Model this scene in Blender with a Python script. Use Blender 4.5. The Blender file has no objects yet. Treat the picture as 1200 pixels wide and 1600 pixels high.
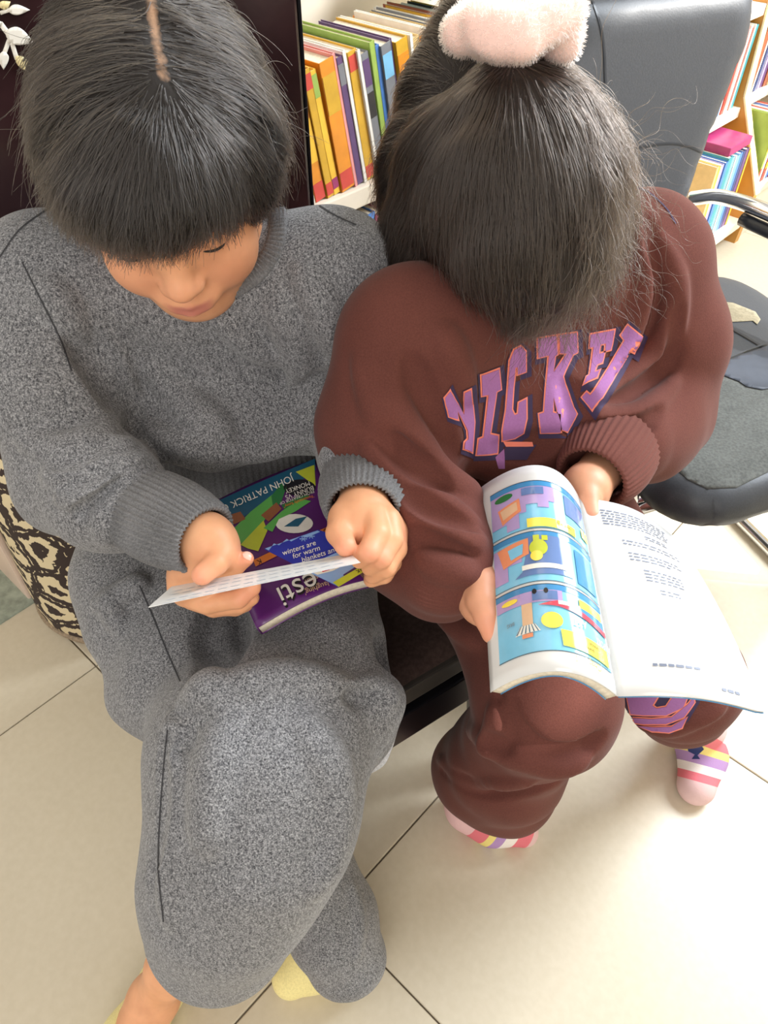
import bpy, bmesh, math, random
import numpy as np
from mathutils import Vector, Matrix
from mathutils.bvhtree import BVHTree
from mathutils.geometry import delaunay_2d_cdt

random.seed(7)
RNG = np.random.default_rng(11)
scene = bpy.context.scene
COL = scene.collection

# ------------------------------------------------------------------ camera
F_PX = 1191.0                     # focal length in pixels of the 1200 x 1600 frame
PITCH = math.radians(45.6)        # looking down
CAM_H = 1.16
cam_data = bpy.data.cameras.new('camera')
cam_data.sensor_fit = 'VERTICAL'
cam_data.sensor_height = 32.0
cam_data.lens = F_PX * 32.0 / 1600.0
cam_data.clip_start = 0.02
cam = bpy.data.objects.new('camera', cam_data)
cam.location = (0, 0, CAM_H)
cam.rotation_euler = (math.pi / 2 - PITCH, 0, 0)
COL.objects.link(cam)
scene.camera = cam

# ------------------------------------------------------------------ world, sun, window light, exposure
world = bpy.data.worlds.new('world')
world.use_nodes = True
world.node_tree.nodes['Background'].inputs[0].default_value = (1.0, 0.955, 0.885, 1)
world.node_tree.nodes['Background'].inputs[1].default_value = 0.60
scene.world = world

SUN_DIR = Vector((1.0, -0.15, 0.75)).normalized()      # towards the sun
sun_data = bpy.data.lights.new('sun', 'SUN')
sun_data.energy = 5.0
sun_data.angle = math.radians(0.8)
sun_data.color = (1.0, 0.95, 0.88)
sun = bpy.data.objects.new('sun', sun_data)
sun.rotation_euler = SUN_DIR.to_track_quat('Z', 'Y').to_euler()
sun.location = (6, -2, 4)
COL.objects.link(sun)

def area_light(name, loc, target, sx, sy, energy, color):
    d = bpy.data.lights.new(name, 'AREA')
    d.shape = 'RECTANGLE'; d.size = sx; d.size_y = sy
    d.energy = energy; d.color = color
    o = bpy.data.objects.new(name, d)
    o.location = loc
    o.rotation_euler = (Vector(loc) - Vector(target)).to_track_quat('Z', 'Y').to_euler()
    COL.objects.link(o)
    return o
area_light('window_light', (1.85, 1.40, 2.15), (0.1, 0.6, 0.6), 1.1, 1.3, 78.0, (0.86, 0.93, 1.0))
area_light('fill_light', (-0.4, -2.2, 2.1), (-0.1, 0.6, 0.5), 1.6, 1.2, 24.0, (1.0, 0.95, 0.88))  # fill lamp added behind the camera to brighten the darker left side

vs = scene.view_settings
vs.view_transform = 'Standard'
vs.look = 'None'
vs.exposure = 0.50
vs.gamma = 1.0
vs.use_curve_mapping = False

# ------------------------------------------------------------------ pixel <-> world
_cp, _sp = math.cos(PITCH), math.sin(PITCH)
def ray(px, py):
    a = (px - 600.0) / F_PX; s = -(py - 800.0) / F_PX
    return np.array([a, _cp + s * _sp, -_sp + s * _cp])
CAM = np.array([0.0, 0.0, CAM_H])
def U(px, py, t):                 # point seen at a pixel, at depth t
    return CAM + t * ray(px, py)
def Zat(px, py, z):               # point seen at a pixel, at height z
    d = ray(px, py)
    return CAM + d * ((z - CAM_H) / d[2])
def V3(p): return np.array(p, dtype=float)
def to_px(p):
    q = np.asarray(p, float) - CAM
    fw = np.array([0, _cp, -_sp]); up = np.array([0, _sp, _cp])
    t = q @ fw
    return 600 + F_PX * q[0] / t, 800 - F_PX * (q @ up) / t, t

# ------------------------------------------------------------------ materials
def lin(c):
    return tuple(((v / 12.92) if v <= 0.04045 else ((v + 0.055) / 1.055) ** 2.4) for v in c)
def rgb(r, g, b): return lin((r / 255, g / 255, b / 255)) + (1,)
class NT:
    def __init__(s, name):
        s.m = bpy.data.materials.new(name); s.m.use_nodes = True
        s.t = s.m.node_tree; s.n = s.t.nodes; s.l = s.t.links
        s.b = s.n['Principled BSDF']
    def node(s, typ, **kw):
        n = s.n.new(typ)
        for k, v in kw.items():
            if k.startswith('i_'):
                key = k[2:]
                key = int(key) if key.isdigit() else key.replace('_', ' ')
                n.inputs[key].default_value = v
            else: setattr(n, k, v)
        return n
    def link(s, a, b): s.l.new(a, b)
    def coords(s, out='Object', scale=(1, 1, 1), rot=(0, 0, 0)):
        tc = s.node('ShaderNodeTexCoord'); mp = s.node('ShaderNodeMapping')
        mp.inputs['Scale'].default_value = scale; mp.inputs['Rotation'].default_value = rot
        s.link(tc.outputs[out], mp.inputs['Vector']); return mp.outputs['Vector']
    def noise(s, vec, scale, detail=2, rough=0.5):
        n = s.node('ShaderNodeTexNoise'); n.inputs['Scale'].default_value = scale
        n.inputs['Detail'].default_value = detail; n.inputs['Roughness'].default_value = rough
        if vec is not None: s.link(vec, n.inputs['Vector'])
        return n.outputs['Fac']
    def ramp(s, fac, stops, interp='LINEAR'):
        r = s.node('ShaderNodeValToRGB'); r.color_ramp.interpolation = interp
        e = r.color_ramp.elements
        while len(e) < len(stops): e.new(0.5)
        for i, (p, c) in enumerate(stops): e[i].position = p; e[i].color = c
        s.link(fac, r.inputs['Fac']); return r.outputs['Color']
    def mix(s, fac, a, b, mode='MIX'):
        m = s.node('ShaderNodeMix', data_type='RGBA', blend_type=mode)
        for sock, v in ((m.inputs[0], fac), (m.inputs[6], a), (m.inputs[7], b)):
            if hasattr(v, 'links'): s.link(v, sock)
            else: sock.default_value = v
        return m.outputs[2]
    def bump(s, h, strength, dist, normal=None):
        b = s.node('ShaderNodeBump'); b.inputs['Strength'].default_value = strength
        b.inputs['Distance'].default_value = dist
        s.link(h, b.inputs['Height'])
        if normal is not None: s.link(normal, b.inputs['Normal'])
        s.link(b.outputs['Normal'], s.b.inputs['Normal']); return b.outputs['Normal']
    def base(s, c):
        if hasattr(c, 'links'): s.link(c, s.b.inputs['Base Color'])
        else: s.b.inputs['Base Color'].default_value = c
def plain(name, col, rough=0.5, metal=0.0, spec=0.5, coat=0.0, grain=0.06, gscale=60, bump=0.0):
    t = NT(name)
    v = t.coords()
    n = t.noise(v, gscale, 3)
    dark = tuple(c * (1 - grain) for c in col[:3]) + (1,); light = tuple(min(1, c * (1 + grain)) for c in col[:3]) + (1,)
    t.base(t.ramp(n, [(0.3, dark), (0.7, light)]))
    t.b.inputs['Roughness'].default_value = rough
    t.b.inputs['Metallic'].default_value = metal
    t.b.inputs['Specular IOR Level'].default_value = spec
    t.b.inputs['Coat Weight'].default_value = coat
    if bump: t.bump(n, bump, 0.001)
    return t.m

def mat_heather():
    t = NT('grey_heather_fleece')
    v = t.coords(scale=(1, 1, 1)); v2 = t.coords(scale=(1.0, 1.0, 0.35), rot=(0.3, 0.4, 0.2))
    n1 = t.noise(v, 760, 3, 0.65); n2 = t.noise(v2, 480, 2, 0.6); n3 = t.noise(v, 14, 2)
    c1 = t.ramp(n1, [(0.34, rgb(36, 37, 41)), (0.5, rgb(104, 105, 110)), (0.66, rgb(190, 190, 192))])
    c2 = t.ramp(n2, [(0.36, rgb(52, 52, 56)), (0.64, rgb(162, 162, 165))])
    c = t.mix(0.42, c1, c2)
    t.base(c)
    t.b.inputs['Roughness'].default_value = 0.95
    t.b.inputs['Specular IOR Level'].default_value = 0.15
    t.b.inputs['Sheen Weight'].default_value = 0.25
    t.b.inputs['Sheen Roughness'].default_value = 0.5
    t.bump(n1, 0.5, 0.0012)
    return t.m
def mat_fabric(name, col, vary=0.16, scale=700, sheen=0.08):
    t = NT(name)
    v = t.coords(); n1 = t.noise(v, scale, 2, 0.6); n2 = t.noise(v, 25, 3)
    d = tuple(c * (1 - vary) for c in col[:3]) + (1,); l = tuple(min(1, c * (1 + vary)) for c in col[:3]) + (1,)
    a = t.ramp(n1, [(0.35, d), (0.65, l)]); b = t.ramp(n2, [(0.3, d), (0.7, l)])
    t.base(t.mix(0.4, a, b))
    t.b.inputs['Roughness'].default_value = 0.92
    t.b.inputs['Specular IOR Level'].default_value = 0.15
    t.b.inputs['Sheen Weight'].default_value = sheen
    t.b.inputs['Sheen Roughness'].default_value = 0.4
    t.bump(n1, 0.3, 0.0008)
    return t.m
def mat_skin(name, col, lipc):
    t = NT(name)
    v = t.coords(); n = t.noise(v, 45, 3); n2 = t.noise(v, 420, 2)
    d = (col[0] * 0.9, col[1] * 0.86, col[2] * 0.84, 1); l = (min(1, col[0] * 1.06), col[1] * 1.06, col[2] * 1.06, 1)
    c = t.ramp(n, [(0.3, d), (0.7, l)])
    at = t.node('ShaderNodeAttribute', attribute_name='lip')
    c = t.mix(at.outputs['Fac'], c, lipc)
    at2 = t.node('ShaderNodeAttribute', attribute_name='rosy')
    c = t.mix(at2.outputs['Fac'], c, rgb(236, 158, 128))
    t.base(c)
    t.b.inputs['Roughness'].default_value = 0.48
    t.b.inputs['Specular IOR Level'].default_value = 0.4
    t.b.inputs['Subsurface Weight'].default_value = 0.12
    t.b.inputs['Subsurface Radius'].default_value = (0.012, 0.004, 0.002)
    t.b.inputs['Subsurface Scale'].default_value = 0.5
    t.bump(n2, 0.08, 0.0006)
    return t.m
M = {}
M['heather'] = mat_heather()
M['rib_grey'] = mat_fabric('grey_rib_knit', rgb(116, 116, 118), 0.42, 620, 0.1)
M['brown'] = mat_fabric('brown_sweat_fabric', rgb(100, 59, 52))
M['brown_rib'] = mat_fabric('brown_rib_knit', rgb(106, 64, 57))
M['skin1'] = mat_skin('skin_warm', rgb(226, 166, 126), rgb(196, 118, 108))
M['skin2'] = mat_skin('skin_tan', rgb(214, 156, 124), rgb(180, 110, 100))
M['lacquer'] = plain('black_lacquer', rgb(16, 15, 19), 0.3, coat=0.05, spec=0.3, grain=0.2)
M['maroon_lacquer'] = plain('dark_maroon_lacquer', rgb(44, 24, 26), 0.28, coat=0.3, grain=0.25, gscale=25)
M['leg_grey'] = plain('grey_painted_wood', rgb(96, 94, 92), 0.45)
M['seat_brown'] = mat_fabric('dark_brown_velour', rgb(62, 48, 44), 0.35, 160, 0.2)
M['white_paint'] = plain('cream_white_paint', rgb(226, 214, 196), 0.5, grain=0.08, gscale=14)
M['pale_wood'] = plain('honey_wood', rgb(196, 140, 62), 0.45, grain=0.12, gscale=9)
M['edge_wood'] = plain('pale_wood_edge', rgb(240, 216, 168), 0.5)
M['paper'] = plain('paper', rgb(240, 236, 226), 0.6, grain=0.02)
M['page_edge'] = plain('page_edges', rgb(222, 212, 192), 0.8, grain=0.12, gscale=300)
M['chrome'] = plain('chrome', rgb(220, 220, 222), 0.12, metal=1.0, grain=0.02)
M['cream_wall'] = plain('cream_wall_paint', rgb(236, 226, 200), 0.7, grain=0.04, gscale=6)

# ------------------------------------------------------------------ object helpers
def link(o, parent=None):
    COL.objects.link(o)
    if parent is not None: o.parent = parent
    return o
def mesh_obj(name, verts, faces, mat=None, parent=None, smooth=False):
    me = bpy.data.meshes.new(name)
    me.from_pydata([tuple(v) for v in verts], [], [tuple(f) for f in faces])
    if smooth: me.shade_smooth()
    if mat is not None: me.materials.append(mat)
    return link(bpy.data.objects.new(name, me), parent)
def np_mesh(name, V, Q, mat=None, parent=None, smooth=True):
    me = bpy.data.meshes.new(name)
    n, m, k = len(V), len(Q), Q.shape[1]
    me.vertices.add(n); me.vertices.foreach_set('co', np.ascontiguousarray(V, np.float32).ravel())
    me.loops.add(m * k); me.loops.foreach_set('vertex_index', np.ascontiguousarray(Q, np.int32).ravel())
    me.polygons.add(m)
    me.polygons.foreach_set('loop_start', np.arange(0, m * k, k, dtype=np.int32))
    me.update(calc_edges=True)
    if smooth: me.shade_smooth()
    if mat is not None: me.materials.append(mat)
    return link(bpy.data.objects.new(name, me), parent)
def empty(name, loc=(0, 0, 0), rz=0.0):
    o = bpy.data.objects.new(name, None)
    o.empty_display_size = 0.05
    o.location = loc; o.rotation_euler = (0, 0, rz)
    return link(o)
def tag(o, label=None, cat=None, group=None, kind=None):
    if label: o['label'] = label
    if cat: o['category'] = cat
    if group: o['group'] = group
    if kind: o['kind'] = kind
    return o
def bm_obj(name, bm, mat, parent=None, smooth=False):
    me = bpy.data.meshes.new(name); bm.to_mesh(me); bm.free()
    if smooth: me.shade_smooth()
    me.materials.append(mat)
    return link(bpy.data.objects.new(name, me), parent)
def box_bm(size, loc=(0, 0, 0), bevel=0.0, rot=None, bm=None, seg=2):
    own = bm is None
    b = bmesh.new()
    bmesh.ops.create_cube(b, size=1.0)
    bmesh.ops.scale(b, vec=Vector(size), verts=b.verts)
    if bevel > 0: bmesh.ops.bevel(b, geom=b.edges[:], offset=bevel, segments=seg, affect='EDGES', profile=0.6)
    if rot is not None: bmesh.ops.rotate(b, cent=(0, 0, 0), matrix=rot, verts=b.verts)
    bmesh.ops.translate(b, vec=Vector(loc), verts=b.verts)
    if own: return b
    me = bpy.data.meshes.new('tmp'); b.to_mesh(me); b.free(); bm.from_mesh(me); bpy.data.meshes.remove(me)
    return bm
def box(name, size, loc, mat, parent=None, bevel=0.0, rot=None, smooth=False):
    return bm_obj(name, box_bm(size, loc, bevel, rot), mat, parent, smooth)
def catmull(pts, n=8):
    P = [np.asarray(p, float) for p in pts]
    if len(P) < 3: return [P[0] + (P[-1] - P[0]) * i / n for i in range(n + 1)]
    P = [2 * P[0] - P[1]] + P + [2 * P[-1] - P[-2]]
    out = []
    for i in range(1, len(P) - 2):
        a, b, c, d = P[i - 1:i + 3]
        for j in range(n):
            t = j / n
            out.append(0.5 * (2 * b + (c - a) * t + (2 * a - 5 * b + 4 * c - d) * t * t + (3 * b - a - 3 * c + d) * t ** 3))
    out.append(P[-2]); return out
def frames(pts, up0=None):
    pts = [np.asarray(p, float) for p in pts]
    T = []
    for i in range(len(pts)):
        d = pts[min(i + 1, len(pts) - 1)] - pts[max(i - 1, 0)]
        T.append(d / (np.linalg.norm(d) + 1e-12))
    u = np.array(up0 if up0 is not None else (0, 0, 1.0), float)
    if abs(u @ T[0]) > 0.95: u = np.array((1.0, 0, 0))
    out = []
    for t in T:
        u = u - t * (u @ t); u = u / np.linalg.norm(u)
        out.append((t, u, np.cross(t, u)))
    return pts, out
def tube(pts, radii, seg=10, caps=True, ribs=0, amp=0.0, flat=1.0, up0=None):
    """swept tube: returns verts, faces"""
    pts, fr = frames(pts, up0)
    if not hasattr(radii, '__len__'): radii = [radii] * len(pts)
    V, Fc = [], []
    for p, r, (t, u, w) in zip(pts, radii, fr):
        for j in range(seg):
            a = 2 * math.pi * j / seg
            rr = r + (amp * math.cos(ribs * a) if ribs else 0)
            V.append(p + rr * (math.cos(a) * u * flat + math.sin(a) * w))
    n = len(pts)
    for i in range(n - 1):
        for j in range(seg):
            k = (j + 1) % seg
            Fc.append((i * seg + j, i * seg + k, (i + 1) * seg + k, (i + 1) * seg + j))
    if caps:
        Fc.append(tuple(reversed(range(seg)))); Fc.append(tuple(range((n - 1) * seg, n * seg)))
    return V, Fc
def tube_obj(name, pts, radii, mat, parent=None, seg=10, **kw):
    V, Fc = tube(pts, radii, seg, **kw)
    return mesh_obj(name, V, Fc, mat, parent, True)

# ------------------------------------------------------------------ implicit surfaces (bodies, cloth, hair)
class Field:
    def __init__(s, lo, hi, h):
        s.lo = np.array(lo, float); s.h = h
        s.n = np.ceil((np.array(hi, float) - s.lo) / h).astype(int) + 1
        s.F = np.full(tuple(s.n), 0.2, np.float32)
    def sub(s, lo, hi):
        a = np.clip(np.floor((np.array(lo) - s.lo) / s.h).astype(int), 0, s.n - 1)
        b = np.clip(np.ceil((np.array(hi) - s.lo) / s.h).astype(int) + 1, 1, s.n)
        sl = tuple(slice(i, max(i + 1, j)) for i, j in zip(a, b))
        ax = [(s.lo[i] + s.h * np.arange(sl[i].start, sl[i].stop)).astype(np.float32) for i in range(3)]
        return sl, ax[0][:, None, None], ax[1][None, :, None], ax[2][None, None, :]
    def blend(s, sl, d, k, op):
        f = s.F[sl]
        if op == 'add':
            hh = np.clip(0.5 + 0.5 * (f - d) / k, 0, 1)
            s.F[sl] = f + (d - f) * hh - k * hh * (1 - hh)
        else:                       # subtract
            hh = np.clip(0.5 - 0.5 * (f + d) / k, 0, 1)
            s.F[sl] = f + (-d - f) * hh + k * hh * (1 - hh)
    def cone(s, a, b, ra, rb=None, k=0.02, op='add', squash=None):
        rb = ra if rb is None else rb
        a = np.asarray(a, float); b = np.asarray(b, float)
        m = max(ra, rb) + k + 0.022
        sl, X, Y, Z = s.sub(np.minimum(a, b) - m, np.maximum(a, b) + m)
        ab = b - a; L2 = max(float(ab @ ab), 1e-12)
        px, py, pz = X - np.float32(a[0]), Y - np.float32(a[1]), Z - np.float32(a[2])
        t = np.clip((px * ab[0] + py * ab[1] + pz * ab[2]) / L2, 0, 1).astype(np.float32)
        d = np.sqrt((px - t * ab[0]) ** 2 + (py - t * ab[1]) ** 2 + (pz - t * ab[2]) ** 2) - (ra + (rb - ra) * t)
        s.blend(sl, d.astype(np.float32), k, op)
    def chain(s, pts, radii, k=0.02, op='add'):
        for i in range(len(pts) - 1): s.cone(pts[i], pts[i + 1], radii[i], radii[i + 1], k, op)
    def ell(s, c, r, R=None, k=0.02, op='add'):
        c = np.asarray(c, float); r = np.asarray(r, float); R = np.eye(3) if R is None else np.asarray(R)
        ext = np.sqrt(((R * r) ** 2).sum(1)) + k + 0.022
        sl, X, Y, Z = s.sub(c - ext, c + ext)
        px, py, pz = X - np.float32(c[0]), Y - np.float32(c[1]), Z - np.float32(c[2])
        q = [(px * R[0, i] + py * R[1, i] + pz * R[2, i]) / r[i] for i in range(3)]
        k0 = np.sqrt(q[0] ** 2 + q[1] ** 2 + q[2] ** 2) + 1e-6
        k1 = np.sqrt((q[0] / r[0]) ** 2 + (q[1] / r[1]) ** 2 + (q[2] / r[2]) ** 2) + 1e-6
        s.blend(sl, (k0 * (k0 - 1) / k1).astype(np.float32), k, op)
    def sample(s, P):
        q = (np.asarray(P, float) - s.lo) / s.h
        q = np.clip(q, 0, s.n - 1.001)
        i = np.floor(q).astype(int); f = q - i
        out = 0
        for dx in (0, 1):
            for dy in (0, 1):
                for dz in (0, 1):
                    w = (f[:, 0] if dx else 1 - f[:, 0]) * (f[:, 1] if dy else 1 - f[:, 1]) * (f[:, 2] if dz else 1 - f[:, 2])
                    out = out + w * s.F[i[:, 0] + dx, i[:, 1] + dy, i[:, 2] + dz]
        return out
    def grad(s, P):
        e = s.h * 1.0; P = np.asarray(P, float); g = np.empty_like(P)
        for i in range(3):
            d = np.zeros(3); d[i] = e
            g[:, i] = s.sample(P + d) - s.sample(P - d)
        return g / (np.linalg.norm(g, axis=1, keepdims=True) + 1e-9)
    def hit(s, px, py, t0=0.25, t1=1.7):
        ts = np.arange(t0, t1, 0.0015); d = ray(px, py)
        v = s.sample(CAM[None] + ts[:, None] * d[None])
        P = CAM[None] + ts[:, None] * d[None]
        ok = np.all((P > s.lo) & (P < s.lo + s.h * (s.n - 1)), axis=1)
        idx = np.where((v < 0) & ok)[0]
        return (CAM + ts[idx[0]] * d) if len(idx) else None
    def fold(s, pts, r=0.010, sink=0.4, k=0.012, op='add', taper=True, n=7):
        """a ridge ('add') or crease ('sub') along a line seen at these pixels, lying on the surface"""
        H = []
        for q in catmull([(a, b) for a, b in pts], n):
            h = s.hit(q[0], q[1])
            if h is not None: H.append(h)
        if len(H) < 3: return
        H = np.array(H)
        # drop jumps in depth
        runs = [[0]]
        for i in range(1, len(H)):
            if np.linalg.norm(H[i] - H[runs[-1][-1]]) < 0.06: runs[-1].append(i)
            else: runs.append([i])
        keep = max(runs, key=len)
        if len(keep) < 3: return
        H = H[keep]
        N = s.grad(H)
        for _ in range(2):
            H[1:-1] = (H[:-2] + 2 * H[1:-1] + H[2:]) / 4
        m = len(H); rr = []
        for i in range(m):
            u = i / (m - 1)
            rr.append(r * (0.35 + 0.65 * math.sin(math.pi * min(max(u, 0.0), 1.0)) ** 0.6) if taper else r)
        k = k * 0.55; rr = [x * 1.3 for x in rr]
        C = H - N * (np.array(rr)[:, None] * sink) if op == 'add' else H + N * (np.array(rr)[:, None] * sink)
        for i in range(m - 1): s.cone(C[i], C[i + 1], rr[i], rr[i + 1], k, op)
    def smooth(s, it=1):
        for _ in range(it):
            for ax in range(3):
                F = s.F
                G = F.copy()
                a = [slice(None)] * 3; b = [slice(None)] * 3; c = [slice(None)] * 3
                a[ax] = slice(1, -1); b[ax] = slice(0, -2); c[ax] = slice(2, None)
                G[tuple(a)] = 0.5 * F[tuple(a)] + 0.25 * (F[tuple(b)] + F[tuple(c)])
                s.F = G
    def wobble(s, amp, freq, seed=0, octaves=2):
        """low soft unevenness of cloth"""
        r = np.random.default_rng(seed)
        ax = [s.lo[i] + s.h * np.arange(s.n[i]) for i in range(3)]
        near = np.where(np.abs(s.F) < 0.02)
        if len(near[0]) == 0: return
        P = np.stack([ax[i][near[i]] for i in range(3)], 1)
        v = np.zeros(len(P))
        for o in range(octaves):
            for _ in range(5):
                k = r.normal(size=3); k = k / np.linalg.norm(k) * freq * (1.9 ** o) * r.uniform(0.7, 1.3)
                v += np.sin(P @ k + r.uniform(0, 6.28)) / (1.7 ** o) / 3.2
        s.F[near] += (amp * v).astype(np.float32)
    def mesh(s):
        F = s.F
        I = (F < 0)
        c = np.zeros(tuple(s.n - 1), np.uint8)
        for dx in (0, 1):
            for dy in (0, 1):
                for dz in (0, 1):
                    c += I[dx:s.n[0] - 1 + dx, dy:s.n[1] - 1 + dy, dz:s.n[2] - 1 + dz]
        act = np.argwhere((c > 0) & (c < 8))
        idx = np.full(c.shape, -1, np.int32)
        idx[act[:, 0], act[:, 1], act[:, 2]] = np.arange(len(act))
        corner = {}
        for dx in (0, 1):
            for dy in (0, 1):
                for dz in (0, 1):
                    corner[(dx, dy, dz)] = F[act[:, 0] + dx, act[:, 1] + dy, act[:, 2] + dz]
        S = np.zeros((len(act), 3)); cnt = np.zeros(len(act))
        keys = list(corner)
        for a in keys:
            for ax in range(3):
                if a[ax] == 0:
                    b = list(a); b[ax] = 1; b = tuple(b)
                    fa, fb = corner[a], corner[b]
                    m = (fa < 0) != (fb < 0)
                    t = np.where(m, fa / np.where(m, fa - fb, 1), 0)
                    p = np.repeat(np.array(a, float)[None], len(act), 0); p[:, ax] = t
                    S[m] += p[m]; cnt[m] += 1
        Vv = s.lo + s.h * (act + S / cnt[:, None])
        quads = []
        for ax in range(3):
            o1, o2 = [(1, 2), (2, 0), (0, 1)][ax]
            a = [slice(None)] * 3; b = [slice(None)] * 3
            a[ax] = slice(0, -1); b[ax] = slice(1, None)
            e = np.argwhere(I[tuple(a)] != I[tuple(b)])
            ok = (e[:, o1] > 0) & (e[:, o2] > 0) & (e[:, o1] < s.n[o1] - 1) & (e[:, o2] < s.n[o2] - 1)
            e = e[ok]
            def cell(d1, d2):
                q = e.copy(); q[:, o1] += d1; q[:, o2] += d2
                return idx[q[:, 0], q[:, 1], q[:, 2]]
            Q = np.stack([cell(-1, -1), cell(0, -1), cell(0, 0), cell(-1, 0)], 1)
            fl = I[e[:, 0], e[:, 1], e[:, 2]]
            Q[~fl] = Q[~fl][:, ::-1]
            quads.append(Q)
        Q = np.concatenate(quads)
        Q = Q[(Q >= 0).all(1)]
        # light relaxation of the net
        E = np.concatenate([Q[:, [0, 1]], Q[:, [1, 2]], Q[:, [2, 3]], Q[:, [3, 0]]])
        for _ in range(2):
            acc = np.zeros_like(Vv); w = np.zeros(len(Vv))
            for j in range(3):
                acc[:, j] = np.bincount(E[:, 0], Vv[E[:, 1], j], len(Vv)) + np.bincount(E[:, 1], Vv[E[:, 0], j], len(Vv))
            w = np.bincount(E[:, 0], minlength=len(Vv)) + np.bincount(E[:, 1], minlength=len(Vv))
            Vv = 0.5 * Vv + 0.5 * acc / np.maximum(w, 1)[:, None]
        return Vv, Q

def point_attr(o, name, vals):
    a = o.data.attributes.new(name, 'FLOAT', 'POINT')
    a.data.foreach_set('value', np.ascontiguousarray(vals, np.float32))

# ------------------------------------------------------------------ flat print laid on a surface
def fill_poly(polys, step):
    """triangulate closed 2D polygons (with a grid of inner points) -> verts, tris"""
    vs_, es = [], []
    for P in polys:
        b = len(vs_); m = 0; ring = []
        for i in range(len(P)):
            a = np.array(P[i], float); c = np.array(P[(i + 1) % len(P)], float)
            k = max(1, int(np.linalg.norm(c - a) / step))
            for j in range(k): ring.append(a + (c - a) * j / k)
        vs_ += ring; n = len(ring)
        es += [(b + i, b + (i + 1) % n) for i in range(n)]
    A = np.array(vs_); lo, hi = A.min(0), A.max(0)
    gx = np.arange(lo[0], hi[0], step); gy = np.arange(lo[1], hi[1], step)
    G = [(x + 0.3 * step * random.random(), y + 0.3 * step * random.random()) for x in gx for y in gy]
    allv = [Vector((float(a), float(b))) for a, b in list(map(tuple, vs_)) + G]
    r = delaunay_2d_cdt(allv, es, [], 0, 1e-5)
    ov, of = r[0], r[2]
    tri = []
    for f in of:
        c = sum((Vector(ov[i]) for i in f), Vector((0, 0))) / len(f)
        inside = False
        for P in polys:
            n = len(P); j = n - 1
            for i in range(n):
                xi, yi = P[i]; xj, yj = P[j]
                if (yi > c.y) != (yj > c.y) and c.x < (xj - xi) * (c.y - yi) / (yj - yi) + xi: inside = not inside
                j = i
        if inside: tri.append(tuple(f))
    used = sorted({i for f in tri for i in f}); mp = {u: i for i, u in enumerate(used)}
    return [tuple(ov[u]) for u in used], [tuple(mp[i] for i in f) for f in tri]
def offset_poly(P, d):
    n = len(P); out = []
    A = np.array(P, float)
    area = 0.5 * sum(A[i][0] * A[(i + 1) % n][1] - A[(i + 1) % n][0] * A[i][1] for i in range(n))
    sg = 1 if area > 0 else -1
    for i in range(n):
        e1 = A[i] - A[i - 1]; e2 = A[(i + 1) % n] - A[i]
        e1 /= np.linalg.norm(e1) + 1e-9; e2 /= np.linalg.norm(e2) + 1e-9
        n1 = np.array([e1[1], -e1[0]]) * sg; n2 = np.array([e2[1], -e2[0]]) * sg
        b = n1 + n2; q = b @ b
        b = b * (2.0 / max(q, 0.9))
        out.append(tuple(A[i] + d * b))
    return out
def decal(name, polys, fmap, mat, parent, step):
    v, t = fill_poly(polys, step)
    P = [fmap(a, b) for a, b in v]
    good = [p is not None for p in P]
    F_ = []
    for f in t:
        if all(good[i] for i in f):
            q = [np.asarray(P[i]) for i in f]
            if max(np.linalg.norm(q[i] - q[i - 1]) for i in range(len(q))) < 0.04: F_.append(f)
    if not F_: return None
    P = [p if p is not None else (0, 0, 0) for p in P]
    used = sorted({i for f in F_ for i in f}); mp = {u: i for i, u in enumerate(used)}
    o = mesh_obj(name, [P[u] for u in used], [tuple(mp[i] for i in f) for f in F_], mat, parent, True)
    return o
def bvh_map(bvh, off):
    def f(px, py):
        d = Vector(ray(px, py)).normalized()
        h = bvh.ray_cast(Vector(CAM), d)
        if h[0] is None: return None
        n = h[1] if h[1].dot(d) < 0 else -h[1]
        return np.array(h[0] + n * off)
    return f
_font = {}
def text_polys(s):
    """2D mesh (verts, faces) of a line of text, 1 unit high capitals, origin at its left foot"""
    if s in _font: return _font[s]
    cu = bpy.data.curves.new('txt', 'FONT'); cu.body = s; cu.size = 1.4
    o = bpy.data.objects.new('txt', cu); COL.objects.link(o)
    me = bpy.data.meshes.new_from_object(o.evaluated_get(bpy.context.evaluated_depsgraph_get()))
    v = [(x.co.x, x.co.y) for x in me.vertices]; f = [tuple(p.vertices) for p in me.polygons]
    bpy.data.objects.remove(o); bpy.data.curves.remove(cu); bpy.data.meshes.remove(me)
    _font[s] = (v, f); return v, f
def text_on(name, s, fmap, origin, xdir, ydir, mat, parent):
    v, f = text_polys(s)
    o = np.array(origin, float); X = np.array(xdir, float); Y = np.array(ydir, float)
    P = []
    for a, b in v:
        q = o + X * a + Y * b
        r = fmap(q[0], q[1])
        if r is None: return None
        P.append(r)
    return mesh_obj(name, P, f, mat, parent)

# ================================================================== THE SETTING
AZ = math.radians(47.36)
eA = np.array([math.cos(AZ), math.sin(AZ), 0]); eB = np.array([-math.sin(AZ), math.cos(AZ), 0])
TILE = 0.6
N1 = Zat(521, 1427, 0.0)
def mat_floor():
    t = NT('cream_porcelain')
    v = t.coords('Object'); n = t.noise(v, 3.0, 4); n2 = t.noise(v, 90, 3)
    a = t.ramp(n, [(0.25, rgb(205, 194, 172)), (0.75, rgb(217, 207, 186))])
    b = t.ramp(n2, [(0.3, rgb(203, 192, 169)), (0.7, rgb(218, 208, 188))])
    t.base(t.mix(0.35, a, b))
    t.b.inputs['Roughness'].default_value = 0.3
    t.b.inputs['Specular IOR Level'].default_value = 0.45
    t.bump(n2, 0.03, 0.0004)
    return t.m
M['tile'] = mat_floor()
M['grout'] = plain('dark_grout', rgb(120, 110, 96), 0.9)
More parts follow.
